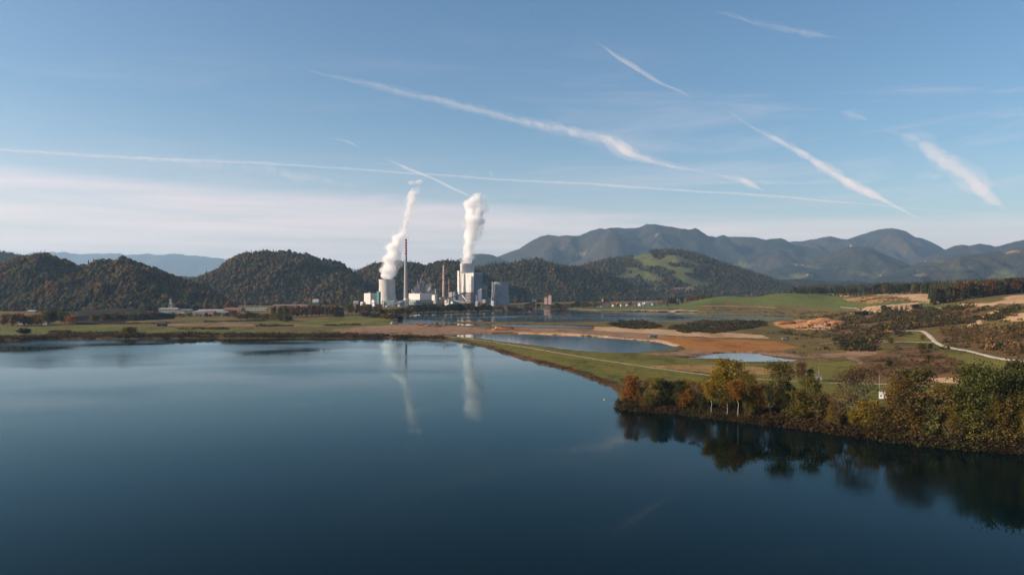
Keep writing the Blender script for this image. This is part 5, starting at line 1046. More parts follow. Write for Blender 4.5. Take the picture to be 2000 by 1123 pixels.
def conveyor(label, a, b, Y0, Y1, w, mat, legs=4):
    A = mathutils.Vector((XatY(a[0], Y0), Y0, ZatY(a[1], Y0))); B = mathutils.Vector((XatY(b[0], Y1), Y1, ZatY(b[1], Y1))); rt = empty('conveyor_gallery', (A.x, A.y, ZB)); tag(rt, label, 'conveyor'); o = mathutils.Vector((A.x, A.y, ZB)); A2, B2 = A - o, B - o
    MB().bar(A2, B2, w, w).build('gallery', mat, rt); up = mathutils.Vector((0, 0, w * .55)); MB().bar(A2 + up, B2 + up, w + .8, .5).build('gallery_roof', m_roof_g, rt)
    for i in range(legs):
        p = A2.lerp(B2, (i + .6) / legs); q = MB(); 
        for s in (-1.5, 1.5): q.bar((p.x + s * 1.6, p.y, 0), (p.x + s * .4, p.y, p.z - w / 2), .6)
        q.build('trestle', m_steel, rt)
conveyor('long pale inclined conveyor gallery left of the white-fronted box hall', (754, 598.5), (796, 586), 2440, 2560, 4.2, m_white)
conveyor('dark horizontal conveyor bridge right of the white-fronted box hall', (842, 577), (866, 582), 2600, 2600, 3.5, m_dsteel, 3)
conveyor('dark inclined conveyor climbing to the large boiler house', (866, 586), (911, 571), 2570, 2600, 3.8, m_dsteel, 5)
conveyor('white conveyor gallery sloping down in front of the boiler house', (887, 587), (909, 590.5), 2540, 2540, 4.5, m_white, 3)
conveyor('white steep gallery falling from the boiler house to the ground', (903, 576), (912, 588), 2560, 2550, 3.2, m_white, 2)

# ------------------------------------------------------------------ steam: closed volumes of many joined puffs
def steam_mat(name, dens, col=(0.97, 0.97, 0.98), an=0.0, nscale=None, lo=0.35, hi=0.6):
    m = bpy.data.materials.new(name); m.use_nodes = True; nt = m.node_tree; nt.nodes.clear()
    o = nt.nodes.new('ShaderNodeOutputMaterial'); v = nt.nodes.new('ShaderNodeVolumePrincipled'); nt.links.new(v.outputs[0], o.inputs['Volume'])
    v.inputs['Color'].default_value = (*col, 1); v.inputs['Anisotropy'].default_value = an; v.inputs['Density'].default_value = dens
    if nscale:
        tcn = nt.nodes.new('ShaderNodeTexCoord'); nz = nt.nodes.new('ShaderNodeTexNoise'); nz.inputs['Scale'].default_value = nscale; nz.inputs['Detail'].default_value = 3; nt.links.new(tcn.outputs['Object'], nz.inputs['Vector'])
        mr = nt.nodes.new('ShaderNodeMapRange'); nt.links.new(nz.outputs[0], mr.inputs[0]); mr.inputs[1].default_value = lo; mr.inputs[2].default_value = hi; mr.inputs[3].default_value = 0.0; mr.inputs[4].default_value = dens; nt.links.new(mr.outputs[0], v.inputs['Density'])
    return m
def puffs(name, path, Y, seed, mat, label, cat='steam', vox=2.4, dens=9, spread=0.62, size=0.62, dj=0.5):
    """path: (column, row, radius in pixels)"""
    r = random.Random(seed); k = Y / F; bm = bmesh.new(); P = np.array(path, float)
    L = np.concatenate([[0], np.cumsum(np.hypot(np.diff(P[:, 0]), np.diff(P[:, 1])))]); n = int(L[-1] / np.mean(P[:, 2]) * dens)
    for i in range(n):
        s = L[-1] * (i + .5) / n; px, py, rr = (float(np.interp(s, L, P[:, j])) for j in range(3)); R_ = rr * k
        u = r.random() ** .5 * spread; a = r.random() * 6.283; rad = R_ * size * r.uniform(.45, 1.0)
        c = (XatY(px, Y) + math.cos(a) * u * R_, Y + math.sin(a) * u * R_, ZatY(py, Y) + r.uniform(-dj, dj) * R_)
        bmesh.ops.create_icosphere(bm, subdivisions=2, radius=rad, matrix=mathutils.Matrix.Translation(c) @ mathutils.Matrix.Diagonal((1, 1, r.uniform(.75, 1.05), 1)))
    me = bpy.data.meshes.new(name); bm.to_mesh(me); bm.free(); o = bpy.data.objects.new(name, me); COL.objects.link(o)
    md = o.modifiers.new('r', 'REMESH'); md.mode = 'VOXEL'; md.voxel_size = vox
    dg = bpy.context.evaluated_depsgraph_get(); dg.update(); m2 = bpy.data.meshes.new_from_object(o.evaluated_get(dg)); o.modifiers.clear(); o.data = m2
    nv = len(m2.vertices); co = np.empty(nv * 3, np.float32); m2.vertices.foreach_get('co', co); co = co.reshape(-1, 3); no = np.empty(nv * 3, np.float32); m2.vertices.foreach_get('normal', no); no = no.reshape(-1, 3)
    def n3(p, s, sd): return (vnoise(p[:, 0] / s, p[:, 2] / s + 3.1 * p[:, 1] / s, sd) + vnoise(p[:, 1] / s + 7, p[:, 2] / s - 1.7 * p[:, 0] / s, sd + 1) - 1)
    Rm = np.mean(P[:, 2]) * k; co = co + no * (n3(co, Rm * .42, seed)[:, None] * Rm * .22 + n3(co, Rm * .2, seed + 5)[:, None] * Rm * .18); m2.vertices.foreach_set('co', co.ravel()); m2.update()
    m2.materials.clear(); m2.materials.append(mat); tag(o, label, cat); return o
m_steam = steam_mat('mat_steam', 0.075); m_thin = steam_mat('mat_thin_steam', 0.05); m_wispy = steam_mat('mat_wispy_steam', 0.008)
puffs('steam_plume', [(755, 548, 15), (756, 536, 16), (759, 524, 17), (763, 510, 17), (767, 497, 17), (770, 485, 15), (774, 473, 13), (782, 463, 11), (789, 454, 7), (791, 446, 4)], 2720, 4, m_steam, 'white steam column leaning right above the left cooling tower', dens=10)
puffs('steam_plume', [(790, 443, 5), (793, 435, 7), (797, 424, 7), (797, 410, 8), (801, 398, 9), (806, 385, 10), (806, 371, 8)], 2720, 6, m_thin, 'thin upper steam wisp over the tallest chimney', vox=1.8, dens=9)
m_veil = steam_mat('mat_steam_veil', 0.010)
def veil(path, Y, seed, parent):
    o = puffs('soft_edge', path, Y, seed, m_veil, None, None, vox=3.0, dens=9, spread=0.85, size=0.70); o.parent = parent
pl_a = bpy.data.objects['steam_plume']; pl_b = bpy.data.objects['steam_plume.001']
veil([(757, 538, 17), (762, 515, 20), (768, 497, 20), (774, 478, 17), (784, 462, 14), (791, 447, 9)], 2720, 31, pl_a); veil([(791, 447, 9), (797, 425, 10), (799, 405, 11), (806, 385, 13), (806, 368, 11)], 2720, 32, pl_b)
puffs('steam_puff', [(797, 358, 4), (803, 356, 6), (812, 358, 5), (822, 356, 6.5), (826, 356, 3)], 2720, 8, m_thin, 'small flat steam puff drifting above the thin wisp', vox=1.6, dens=9)
puffs('steam_plume', [(912.5, 518, 13.5), (913, 508, 14), (914, 496, 12.5), (915, 484, 11), (918, 472, 14), (919, 460, 12), (921, 449, 16), (926, 438, 19), (928, 424, 16), (926, 412, 19), (923, 402, 18), (930, 393, 16), (937, 387, 11)], 2800, 11, m_steam, 'dense white steam column over the tallest cooling tower', dens=10, spread=0.72, size=0.55)
veil([(914, 506, 15), (916, 486, 15), (920, 462, 17), (926, 440, 22), (928, 412, 22), (933, 392, 18), (940, 380, 12)], 2800, 33, bpy.data.objects['steam_plume.002'])
puffs('steam_puff', [(956, 334, 3), (960, 340, 5), (963, 347, 3)], 2800, 13, m_wispy, 'faint detached puff high above the right steam column', vox=1.6, dens=8)
puffs('steam_puff', [(822, 545, 1.6), (824, 540, 1.8), (826, 536, 1.5)], 2660, 14, m_thin, 'tiny puff of steam over the old boiler tower', vox=.9, dens=8)
puffs('steam_puff', [(836, 568, 2), (838, 564, 3.4), (840, 561, 2)], 2640, 15, m_steam, 'small white steam cloud between the two old boiler towers', vox=.9, dens=8)

# ------------------------------------------------------------------ condensation trails high above the haze
ALT = 7000.0
def trail_mat(d, w):
    m = steam_mat('mat_contrail', d * 2.2, (0.99, 0.95, 0.94), 0.0, 1.0 / (w * 1.1), 0.42, 0.70); m.cycles.volume_step_rate = 0.02
    m.node_tree.nodes['Noise Texture'].inputs['Detail'].default_value = 4; m.node_tree.nodes['Noise Texture'].inputs['Roughness'].default_value = 0.65; return m
def tube_mesh(X, Y, nn, w, seed, flat, s, dens):
    K = 12; V = []; n = len(s)
    for j in range(K):
        a = 2 * math.pi * j / K; rr = w * (1 + .30 * (fbm(s / 7.0, s * 0 + j * 3.3, seed + 7, 3) - .5)); V.append(np.stack([X + nn[:, 0] * rr * math.cos(a), Y + nn[:, 1] * rr * math.cos(a), ALT + rr * math.sin(a) * flat], -1))
    V = np.stack(V, 1).reshape(-1, 3); ids = np.arange(n * K).reshape(n, K); nx = np.roll(ids, -1, 1); q = np.stack([ids[:-1], nx[:-1], nx[1:], ids[1:]], -1).reshape(-1, 4)
    me = bpy.data.meshes.new('contrail'); me.from_pydata(V.tolist(), [], q.tolist() + [list(range(K))[::-1], [int((n - 1) * K + j) for j in range(K)]])
    me.materials.append(steam_mat('mat_contrail', dens / float(np.mean(w)), (0.99, 0.95, 0.94))); bmt = bmesh.new(); bmt.from_mesh(me); bmesh.ops.recalc_face_normals(bmt, faces=bmt.faces); bmt.to_mesh(me); bmt.free(); me.update(); return me
def trail(path, label, dens, seed, flat=0.7, wob=0.22, group=None):
    P = np.array(path, float); L = np.concatenate([[0], np.cumsum(np.hypot(np.diff(P[:, 0]), np.diff(P[:, 1])))]); n = int(L[-1] / 3) + 8; s = np.linspace(0, L[-1], n)
    def sm(v):
        q = np.interp(s, L, v)
        for _ in range(14): q[1:-1] = (q[:-2] + 2 * q[1:-1] + q[2:]) / 4
        return q
    px = sm(P[:, 0]); py0 = sm(P[:, 1]); rw = sm(P[:, 2]); fade = np.clip(np.minimum(s, L[-1] - s) / (0.24 * L[-1] + 6), 0.03, 1) ** .7; root = None
    for k, (wf, df, wb) in enumerate(((1.75, .26, 1.0), (1.15, .34, 1.3), (0.62, .34, 1.8))):
        py = py0 + (fbm(s / 30.0, s * 0, seed + k * 7, 5) - .5) * rw * (.9 + .5 * k); Y = (ALT - CAM_H) * F / (HY - py); X = (px - CX) / F * Y
        t = np.stack([np.gradient(X), np.gradient(Y)], -1); t /= np.linalg.norm(t, axis=1, keepdims=True); nn = np.stack([-t[:, 1], t[:, 0]], -1)
        w = rw * wf * np.sqrt(X ** 2 + Y ** 2 + ALT ** 2) / F * (1 + wob * wb * 2 * (fbm(s / 14.0, s * 0 + 3 + k, seed + 2, 4) - .5) * 2) * fade; w = np.maximum(w, 4)
        me = tube_mesh(X, Y, nn, w, seed + k, flat, s, dens * df)
        if k == 0: root = tag(obj('contrail', me), label, 'contrail', 'condensation trails in the sky')
        else: obj(('soft_layer', 'core')[k - 1], me, root)
TRD = 0.20
trail([(-500, 272, 3), (-90, 288, 3), (0, 293, 3), (150, 302, 3), (300, 311, 3.5), (500, 318, 3), (700, 331, 2.6), (850, 342, 2.6), (1000, 352, 2.6), (1150, 359, 2.6), (1300, 370, 2.4), (1500, 382, 2.6), (1700, 400, 2), (1850, 413, 1.6), (2060, 426, 1.2)], 'long thin straight trail crossing the whole sky low down', 0.55 * TRD, 1, wob=.15)
trail([(545, 129, 2), (580, 133, 3.5), (620, 143, 5), (700, 160, 6), (800, 183, 6.5), (900, 207, 7.5), (1000, 232, 7.5), (1100, 254, 9), (1180, 267, 8), (1205, 283, 10), (1225, 298, 11), (1260, 311, 9), (1320, 325, 8), (1400, 341, 3)], 'widest trail with a bend, in the middle of the sky', 0.5 * TRD, 2)
trail([(1385, 338, 2), (1425, 347, 4), (1450, 351, 5), (1468, 362, 5), (1500, 374, 3)], 'short curled trail just right of the end of the widest trail', 0.35 * TRD, 3)
trail([(1158, 79, 1.5), (1180, 91, 3), (1205, 110, 3.5), (1250, 138, 4), (1290, 163, 3), (1330, 178, 3), (1358, 197, 1.5)], 'short trail slanting down at the upper middle right', 0.42 * TRD, 4)
trail([(1415, 212, 3), (1430, 222, 4), (1445, 233, 4), (1470, 250, 3), (1510, 268, 4.5), (1560, 295, 5.5), (1620, 332, 5.5), (1660, 358, 6), (1700, 378, 5), (1750, 403, 4.5), (1797, 428, 3)], 'narrow broken trail slanting down over the right hand mountains', 0.5 * TRD, 5, wob=.4)
trail([(1718, 253, 5), (1750, 260, 8), (1800, 275, 10), (1840, 312, 11), (1870, 330, 13), (1895, 345, 12), (1915, 368, 11), (1945, 395, 9), (1972, 412, 4)], 'broad ragged trail at the far right of the sky', 0.34 * TRD, 6, wob=.4)
trail([(1640, 216, 4), (1665, 222, 8), (1700, 236, 4)], 'small faint patch of trail left of the broad ragged trail', 0.15 * TRD, 7, wob=.5)
trail([(1780, 344, 3), (1820, 345, 7), (1850, 342, 5)], 'small flat patch of trail under the broad ragged trail', 0.2 * TRD, 17, wob=.5)
trail([(1380, 20, 2), (1420, 27, 4), (1470, 42, 4.5), (1540, 58, 5), (1600, 68, 6), (1650, 74, 5)], 'faint trail at the top right of the sky', 0.22 * TRD, 8, wob=.4)
trail([(750, 307, 2), (770, 317, 2.6), (795, 330, 3), (840, 346, 2.4), (880, 366, 2.4), (905, 377, 3), (928, 390, 2.5)], 'thin trail running down to the top of the right steam column', 0.4 * TRD, 9)
trail([(640, 269, 1.2), (675, 275, 1.5), (690, 282, 2), (706, 289, 1.2)], 'tiny faint trail above the middle of the long thin trail', 0.25 * TRD, 10)
trail([(1300, 352, 2), (1420, 356, 4), (1560, 357, 5), (1700, 352, 4), (1790, 340, 3)], 'faint level streak of trail between the widest trail and the broad ragged one', 0.16 * TRD, 21, wob=.5)
trail([(220, 312, 5), (330, 315, 8), (420, 319, 10), (520, 330, 10), (600, 348, 9), (680, 360, 7), (740, 372, 5)], 'faint wide veil of trail below the left half of the long thin trail', 0.13 * TRD, 12, wob=.5)

# ------------------------------------------------------------------ houses, town, castle, church
def house(px, pyb, Y, w, l, h, rot, wall, roof, label, cat='house', name='house', group=None, z=None, rh=0.5, nwin=3, storeys=1):
    X = XatY(px, Y); z = ZatY(pyb, Y) if z is None else z; rt = empty(name, (X, Y, z), R(rot)); tag(rt, label, cat, group)
    MB().box(-l / 2, l / 2, -w / 2, w / 2, -1.5, h).build('walls', wall, rt)
    r_ = MB(); e = 0.5; rz = h + w * rh; V = [(-l / 2 - e, -w / 2 - e, h - .15), (l / 2 + e, -w / 2 - e, h - .15), (l / 2 + e, w / 2 + e, h - .15), (-l / 2 - e, w / 2 + e, h - .15), (-l / 2 - e, 0, rz), (l / 2 + e, 0, rz)]
    r_.add(V, [(0, 1, 5, 4), (2, 3, 4, 5), (0, 4, 3), (1, 2, 5), (3, 2, 1, 0)]); ro = r_.build('roof', roof, rt)
    MB().box(l * .2, l * .2 + .8, -.4, .4, h + .2, rz + .8).build('chimney', m_brick, ro)
    for s in range(storeys):
        for i in range(nwin):
            x = -l / 2 + l * (i + .5) / nwin; zz = (h / storeys) * (s + .35)
            MB().box(x - .6, x + .6, -w / 2 - .06, -w / 2 - .003, zz, zz + 1.3).build('window', m_glass, rt)
    return rt
VG = 'village houses beyond the green field'
vh = [(1173, 598.5, 9, 12, 5, m_plaster, m_roof_r, 'leftmost red-roofed village house, left of the church'), (1178, 598, 8, 11, 5, m_plaster, m_roof_r, 'red-roofed village house directly left of the church'), (1199, 598, 8, 13, 5, m_plaster, m_roof_r, 'white-walled village house with red roof just right of the church'),
      (1204, 597, 9, 11, 5, m_plaster, m_roof_r, 'second red-roofed house right of the church'), (1216, 597.5, 9, 14, 4, m_pink, m_roof_b, 'pinkish village house with brown roof, third right of the church'), (1226, 597, 9, 13, 4, m_pink, m_roof_b, 'pinkish village house with brown roof, fourth right of the church'), (1236, 597, 8, 10, 4, m_plaster, m_roof_b, 'brown-roofed village house, fifth right of the church'),
      (1242, 596.5, 8, 12, 5, m_plaster, m_roof_r, 'village house in the middle of the row below the hill meadows'), (1250, 596.5, 9, 12, 5, m_plaster, m_roof_g, 'pale-roofed village house left of the white blocks'), (1257, 596.5, 9, 14, 5, m_plaster, m_roof_g, 'pale house beside the white village block'), (1277, 595.5, 8, 13, 4, m_plaster, m_roof_b, 'brown-roofed house right of the white village block'), (1284, 595, 8, 10, 4, m_plaster, m_roof_r, 'last village house on the right, before the dark trees')]
for i, (px, pb, w, l, h, wm, rm, lab) in enumerate(vh): house(px, pb, 2420 + 13 * (i % 4), w, l, h, -20 + 37 * (i % 3), wm, rm, lab, group=VG)
house(1265, 596, 2430, 12, 22, 8, 8, m_plaster, m_roof_g, 'white two-storey block in the village row', nwin=6, storeys=2, rh=.15, group=VG)
# church
ch = empty('church', (XatY(1185, 2480), 2480, ZatY(597, 2480)), R(15)); tag(ch, 'white village church with a pointed dark spire', 'church')
MB().box(-11, 11, -5, 5, -1, 9).build('nave', m_plaster, ch)
MB().add([(-11.5, -5.5, 8.9), (11.5, -5.5, 8.9), (11.5, 5.5, 8.9), (-11.5, 5.5, 8.9), (-11.5, 0, 15), (11.5, 0, 15)], [(0, 1, 5, 4), (2, 3, 4, 5), (0, 4, 3), (1, 2, 5), (3, 2, 1, 0)]).build('roof', m_roof_r, ch)
MB().box(-15.5, -11.02, -2.4, 2.4, -1, 19).build('bell_tower', m_plaster, ch); MB().lathe([(3.2, 19.01), (1.6, 22), (0.7, 25), (0.1, 31)], 8, -13.2, 0).build('spire', m_roof_b, ch)
for s in range(4): MB().box(-8 + s * 5, -6.9 + s * 5, -5.1, -5.003, 3, 6.5).build('window', m_glass, ch)
# castle
cs = empty('castle', (XatY(1070, 2750), 2750, ZatY(591, 2750)), R(-12)); tag(cs, 'pale pink castle of two blocks on the wooded slope above the lake', 'castle')
MB().box(-13, -1, -6, 8, -6, 17).build('left_wing', m_pink, cs); MB().box(2, 13, -5, 9, -6, 24).build('right_wing', m_pink, cs); MB().box(-.99, 1.99, -3, 6, -6, 12).build('link_wing', m_plaster, cs)
def hip(x0, x1, y0, y1, z, h): 
    return MB().add([(x0 - .6, y0 - .6, z), (x1 + .6, y0 - .6, z), (x1 + .6, y1 + .6, z), (x0 - .6, y1 + .6, z), ((x0 + x1) / 2 - 2, (y0 + y1) / 2, z + h), ((x0 + x1) / 2 + 2, (y0 + y1) / 2, z + h)], [(0, 1, 5, 4), (1, 2, 5), (2, 3, 4, 5), (3, 0, 4), (3, 2, 1, 0)])
hip(-13, -1, -6, 8, 17.01, 4.5).build('roof', m_roof_r, cs); hip(2, 13, -5, 9, 24.01, 4.5).build('roof', m_roof_b, cs)
for s in range(3):
    for q in range(3): MB().box(-11.5 + q * 4, -10.4 + q * 4, -6.1, -6.003, 3 + s * 5, 5.2 + s * 5).build('window', m_glass, cs); MB().box(3.6 + q * 3.6, 4.6 + q * 3.6, -5.1, -5.003, 4 + s * 6, 6.4 + s * 6).build('window', m_glass, cs)
house(1043, 588, 2700, 9, 13, 5, 10, m_plaster, m_roof_r, 'small house with red roof on the slope left of the castle')
# hill farms: pale specks on the meadows
HG = 'farmhouses on the far meadows'
for px, pb, Y, lab in [(1338, 508.5, 5330, 'white farm at the top right of the hill meadow'), (1256, 498.5, 5350, 'farmhouse on the crest at the left end of the hill meadow'), (1262, 498.5, 5380, 'second farmhouse on the hill meadow crest'), (1298, 509.5, 5300, 'farmhouse in the middle of the hill meadow'), (1262, 530.5, 5000, 'pinkish farmhouse left of centre on the hill side'), (1272, 529.5, 5000, 'white farmhouse right of the pinkish one on the hill side'),
                       (1231, 544.5, 4850, 'farmhouse at the left foot of the hill meadows'), (1252, 558.5, 4700, 'lone farmhouse low on the hill under the meadows'), (1310, 563.5, 4650, 'pink farmhouse at the lower right of the hill meadows'),
                       (1555, 517.5, 9300, 'left one of two white houses on the blue far slope'), (1568, 518, 9300, 'right one of two white houses on the blue far slope'), (1577, 537.5, 6000, 'white house on the low pale meadow left of the blue foothills'), (1720, 538.5, 7900, 'pale house at the foot of the central peak'), (1808, 511.5, 8250, 'pale house high on the right hand mountain flank'), (1790, 537.5, 7500, 'pale house low on the right hand mountain flank'),
                       (1883, 514.5, 8200, 'house on the tan clearing of the right mountain'), (1963, 531.5, 7600, 'upper white house on the green slope at the right edge'), (1953, 541.5, 7400, 'middle white house on the green slope at the right edge'), (1944, 541.5, 7400, 'left white house on the green slope at the right edge'), (1940, 548.5, 7200, 'lowest white house on the green slope at the right edge'), (1973, 550.5, 7200, 'white house at the right foot of the green slope')]:
    house(px, pb, Y, 9, 14, 6, (px * 37) % 60 - 30, m_plaster, m_roof_r if px % 3 == 0 else m_roof_b, lab, group=HG, nwin=2, storeys=1)
cp_ = empty('chapel', (XatY(1667, 9850), 9850, ZatY(484, 9850))); cp_.scale = (1.3, 1.3, 1.3); tag(cp_, 'white pilgrim church on the blue hilltop before the central peak', 'church')
MB().box(-22, 14, -8, 8, -10, 16).build('nave', m_plaster, cp_); hip(-22, 14, -8, 8, 16.01, 9).build('roof', m_roof_b, cp_); MB().box(-31, -22.01, -5, 5, -10, 26).build('bell_tower', m_plaster, cp_); MB().lathe([(6, 26.01), (2.5, 32), (.2, 44)], 8, -26.5, 0).build('spire', m_roof_b, cp_)
# town and mine at the left
def slab_hall(px0, px1, pyt, pyb, Y, depth, mat, roof, label, name='industrial_hall', cat='industrial hall', nwin=6, gable=0.0, rot=0):
    X0, X1 = XatY(px0, Y), XatY(px1, Y); zb = max(ZatY(pyb, Y), 2.5); zt = max(ZatY(pyt, Y), zb + 3.5); rt = empty(name, ((X0 + X1) / 2, Y, zb), R(rot)); tag(rt, label, cat); w = (X1 - X0) / 2
    MB().box(-w, w, 0, depth, -2, zt - zb).build('walls', mat, rt); H = zt - zb
    MB().add([(-w - .5, -.5, H + .01), (w + .5, -.5, H + .01), (w + .5, depth + .5, H + .01), (-w - .5, depth + .5, H + .01), (-w - .5, depth / 2, H + .6 + gable), (w + .5, depth / 2, H + .6 + gable)], [(0, 1, 5, 4), (2, 3, 4, 5), (0, 4, 3), (1, 2, 5), (3, 2, 1, 0)]).build('roof', roof, rt)
    for i in range(nwin): x = -w + 2 * w * (i + .5) / nwin; MB().box(x - w / nwin * .6, x + w / nwin * .6, -.08, -.003, H * .45, H * .75).build('window', m_glass, rt)
TB = clad_mat('mat_ice_blue', (0.26, 0.31, 0.34), 2.5)
slab_hall(107, 153, 602.5, 608, 1900, 25, TB, m_roof_g, 'long pale blue hall behind the dark spoil heap', gable=2)
slab_hall(52, 68, 608, 613, 1800, 14, m_grey, m_roof_g, 'small grey hall at the foot of the left hill', gable=2, nwin=3)
slab_hall(83, 92, 626.5, 634, 1180, 8, m_plaster, m_roof_r, 'small white house right of the reddish trees', 'house', 'house', 3, 3)
slab_hall(32, 53, 622.5, 633, 1190, 9, m_plaster, m_roof_g, 'pale-roofed house half hidden by the reddish trees', 'house', 'house', 4, 3)
slab_hall(310, 345, 603.5, 609, 1880, 24, TB, m_roof_g, 'ice blue mine hall at the foot of the winding tower', gable=2)
slab_hall(306, 327, 611.5, 614.5, 1660, 10, m_plaster, m_roof_g, 'low white shed in front of the ice blue mine hall', gable=1, nwin=4)
slab_hall(374, 386, 597, 604, 2050, 16, m_plaster, m_roof_g, 'white four-storey office building above the town roofs', 'office_building', 'office building', 4)
slab_hall(386, 424, 597.5, 603, 2100, 15, m_blue, m_roof_g, 'long dark glazed office wing behind the white office building', 'office_building', 'office building', 8)
slab_hall(357, 420, 604.5, 608, 1950, 40, m_beige, m_roof_g, 'long beige hall with flat pale roof in the town', gable=1)
slab_hall(375, 398, 609, 613, 1700, 22, TB, m_roof_g, 'ice blue hall in the front row of the town', gable=1)
slab_hall(385, 435, 606.5, 610.5, 1820, 30, m_plaster, m_roof_g, 'wide white hall left of the red-roofed hall', gable=2)
slab_hall(436, 470, 604.5, 611, 1850, 32, m_beige, m_roof_r, 'hall with a broad dull red roof in the town', gable=4)
slab_hall(440, 482, 602, 605, 2050, 26, m_plaster, m_roof_b, 'long brown-roofed hall at the right end of the town', gable=2)
slab_hall(340, 372, 605.5, 610, 1900, 20, m_grey, m_roof_g, 'grey hall between winding tower and office building', gable=2)
slab_hall(532, 600, 596.5, 602, 2050, 24, m_beige, m_brick, 'long reddish low hall behind the brown poplars', gable=2)
slab_hall(622, 648, 598, 604, 2000, 30, m_plaster, m_roof_g, 'white hall right of the teal gabled house', gable=1)
slab_hall(610, 621, 590, 600, 2020, 14, m_teal, m_roof_g, 'teal gabled house behind the poplar tops', 'house', 'house', 3, 7)
slab_hall(690, 699, 590, 600, 2300, 14, m_plaster, m_roof_g, 'small white building among trees left of the power station', 'house', 'house', 3, 3)
slab_hall(346, 360, 607.5, 611.5, 1760, 16, m_plaster, m_roof_b, 'brown-roofed shed right of the low white shed', gable=1.5, nwin=4)
slab_hall(398, 418, 610, 613.5, 1680, 14, m_plaster, m_roof_r, 'dull red-roofed shed in the front row of the town', gable=2, nwin=4)
slab_hall(420, 444, 609.5, 612.5, 1690, 12, m_grey, m_roof_g, 'grey flat shed in the front row of the town', gable=1, nwin=5)
slab_hall(424, 440, 599, 603.5, 2120, 12, m_plaster, m_roof_b, 'small brown-roofed house behind the town halls', gable=2, nwin=4)
slab_hall(482, 520, 602.5, 606, 2000, 18, m_plaster, m_roof_g, 'long pale-roofed hall left of the poplar row', gable=1)
slab_hall(400, 434, 603, 606, 2000, 30, m_plaster, m_roof_g, 'broad pale roof in the back row of the town', gable=2)
slab_hall(240, 262, 604, 608, 2000, 14, m_grey, m_roof_b, 'brown-roofed hall half hidden by the black spoil heap', gable=2)
# winding tower of the mine
wt_ = empty('winding_tower', (XatY(333.5, 1900), 1900, 2.5)); tag(wt_, 'stepped steel winding tower of the mine in the left town', 'winding tower')
q = MB()
for s in (-1, 1):
    for t in (-1, 1): q.bar((s * 6, t * 5, 0), (s * 1.6, t * 1.6, 28), 0.9)
for z in (6, 12, 18, 24):
    f = 1 - z / 36
    for t in (-1, 1): q.bar((-6.4 * f, t * 5 * f, z), (6.4 * f, t * 5 * f, z), .6); q.bar((t * 6.2 * f, -5 * f, z), (t * 6.2 * f, 5 * f, z), .6)
q.bar((2, 0, 26), (15, 2, 0), 1.0); q.build('steel_frame', m_roof_g, wt_)
MB().box(-3.2, 3.2, -3, 3, 12.3, 15).build('platform', m_roof_g, wt_); MB().box(-2.6, 2.6, -2.4, 2.4, 20, 23.4).build('platform', m_plaster, wt_); MB().box(-1.8, 1.8, -1.6, 1.6, 28.01, 31).build('cabin', m_plaster, wt_); MB().lathe([(.3, 31.01), (.2, 37)], 6).build('mast', m_steel, wt_)
for sx in (-1, 1): MB().tube([(sx * 2.2, -.2, 26.5), (sx * 2.2, .2, 26.5)], [2.0, 2.0], 16).build('sheave_wheel', m_dsteel, wt_)
# radio mast on the left hill, two lamp masts in the town
def mast(name, px, pyt, pyb, Y, r, label, cat, mat=None, cross=True):
    zb = ZatY(pyb, Y); H = ZatY(pyt, Y) - zb; rt = empty(name, (XatY(px, Y), Y, zb)); tag(rt, label, cat); MB().lathe([(r, -6), (r * .5, H)], 8).build('pole', mat or m_steel, rt)
    if cross:
        q = MB()
        for f in (.7, .85, .95): q.bar((-r * 3, 0, H * f), (r * 3, 0, H * f), r * .8)
        q.build('antennas', m_steel, rt)
mast('radio_mast', 221.5, 503, 519, 2330, 0.55, 'thin radio mast on the top of the left wooded hill', 'mast')
for px, pt, Y, lab in [(478, 588, 2000, 'tall light mast at the right end of the town'), (498, 593, 1950, 'white light mast left of the poplar row'), (509, 591, 1950, 'thin light mast just left of the poplar row'), (421, 590, 2100, 'light mast beside the dark office wing'), (553, 590, 2050, 'light mast behind the left half of the poplar row')]:
    mast('light_mast', px, pt, 609, Y, .35, lab, 'mast')

# ------------------------------------------------------------------ things near the lake: hut, kiosk, poles, barn, machines
def gz(x, y): return float(height(np.array([x]), np.array([y]))[0])
hx, hy = hit([(1724, 778)])[0]; hz0 = gz(hx, hy)
sc_ = hy / F
ht = empty('measuring_hut', (hx, hy, hz0), R(-28)); tag(ht, 'small white metal hut on the grass behind the shore trees', 'hut')
MB().box(-1.75, 1.75, -1.3, 1.3, 0.15, 2.9).build('walls', m_vwhite, ht); MB().box(-1.95, 1.95, -1.5, 1.5, 2.91, 3.12).build('roof', m_vwhite, ht); MB().box(-1.9, 1.9, -1.45, 1.45, -.3, .14).build('plinth', m_grey, ht)
MB().box(.3, 1.2, -1.36, -1.303, .2, 2.2).build('door', m_grey, ht); MB().box(-1.2, -.4, -1.36, -1.303, 1.2, 1.9).build('window', m_glass, ht)
MB().lathe([(.12, 3.13), (.12, 4.3)], 8, 1.2, .8).build('vent_pipe', m_steel, ht)
mx_, my_ = hit([(1717.5, 767)])[0]; mz = gz(mx_, my_); mr_ = empty('wind_mast', (mx_, my_, mz)); tag(mr_, 'thin grey weather mast beside the small white hut', 'mast')
Hm = ZatY(731, my_) - mz; MB().lathe([(.09, 0), (.05, Hm)], 8).build('pole', m_steel, mr_); MB().bar((-.6, 0, Hm - .4), (.6, 0, Hm - .4), .08).build('crossarm', m_steel, mr_)
kx, ky = hit([(1599, 742)])[0]; kz_ = gz(kx, ky); kk = empty('kiosk', (kx, ky, kz_), R(-20)); tag(kk, 'grey concrete transformer kiosk beside the path', 'kiosk')
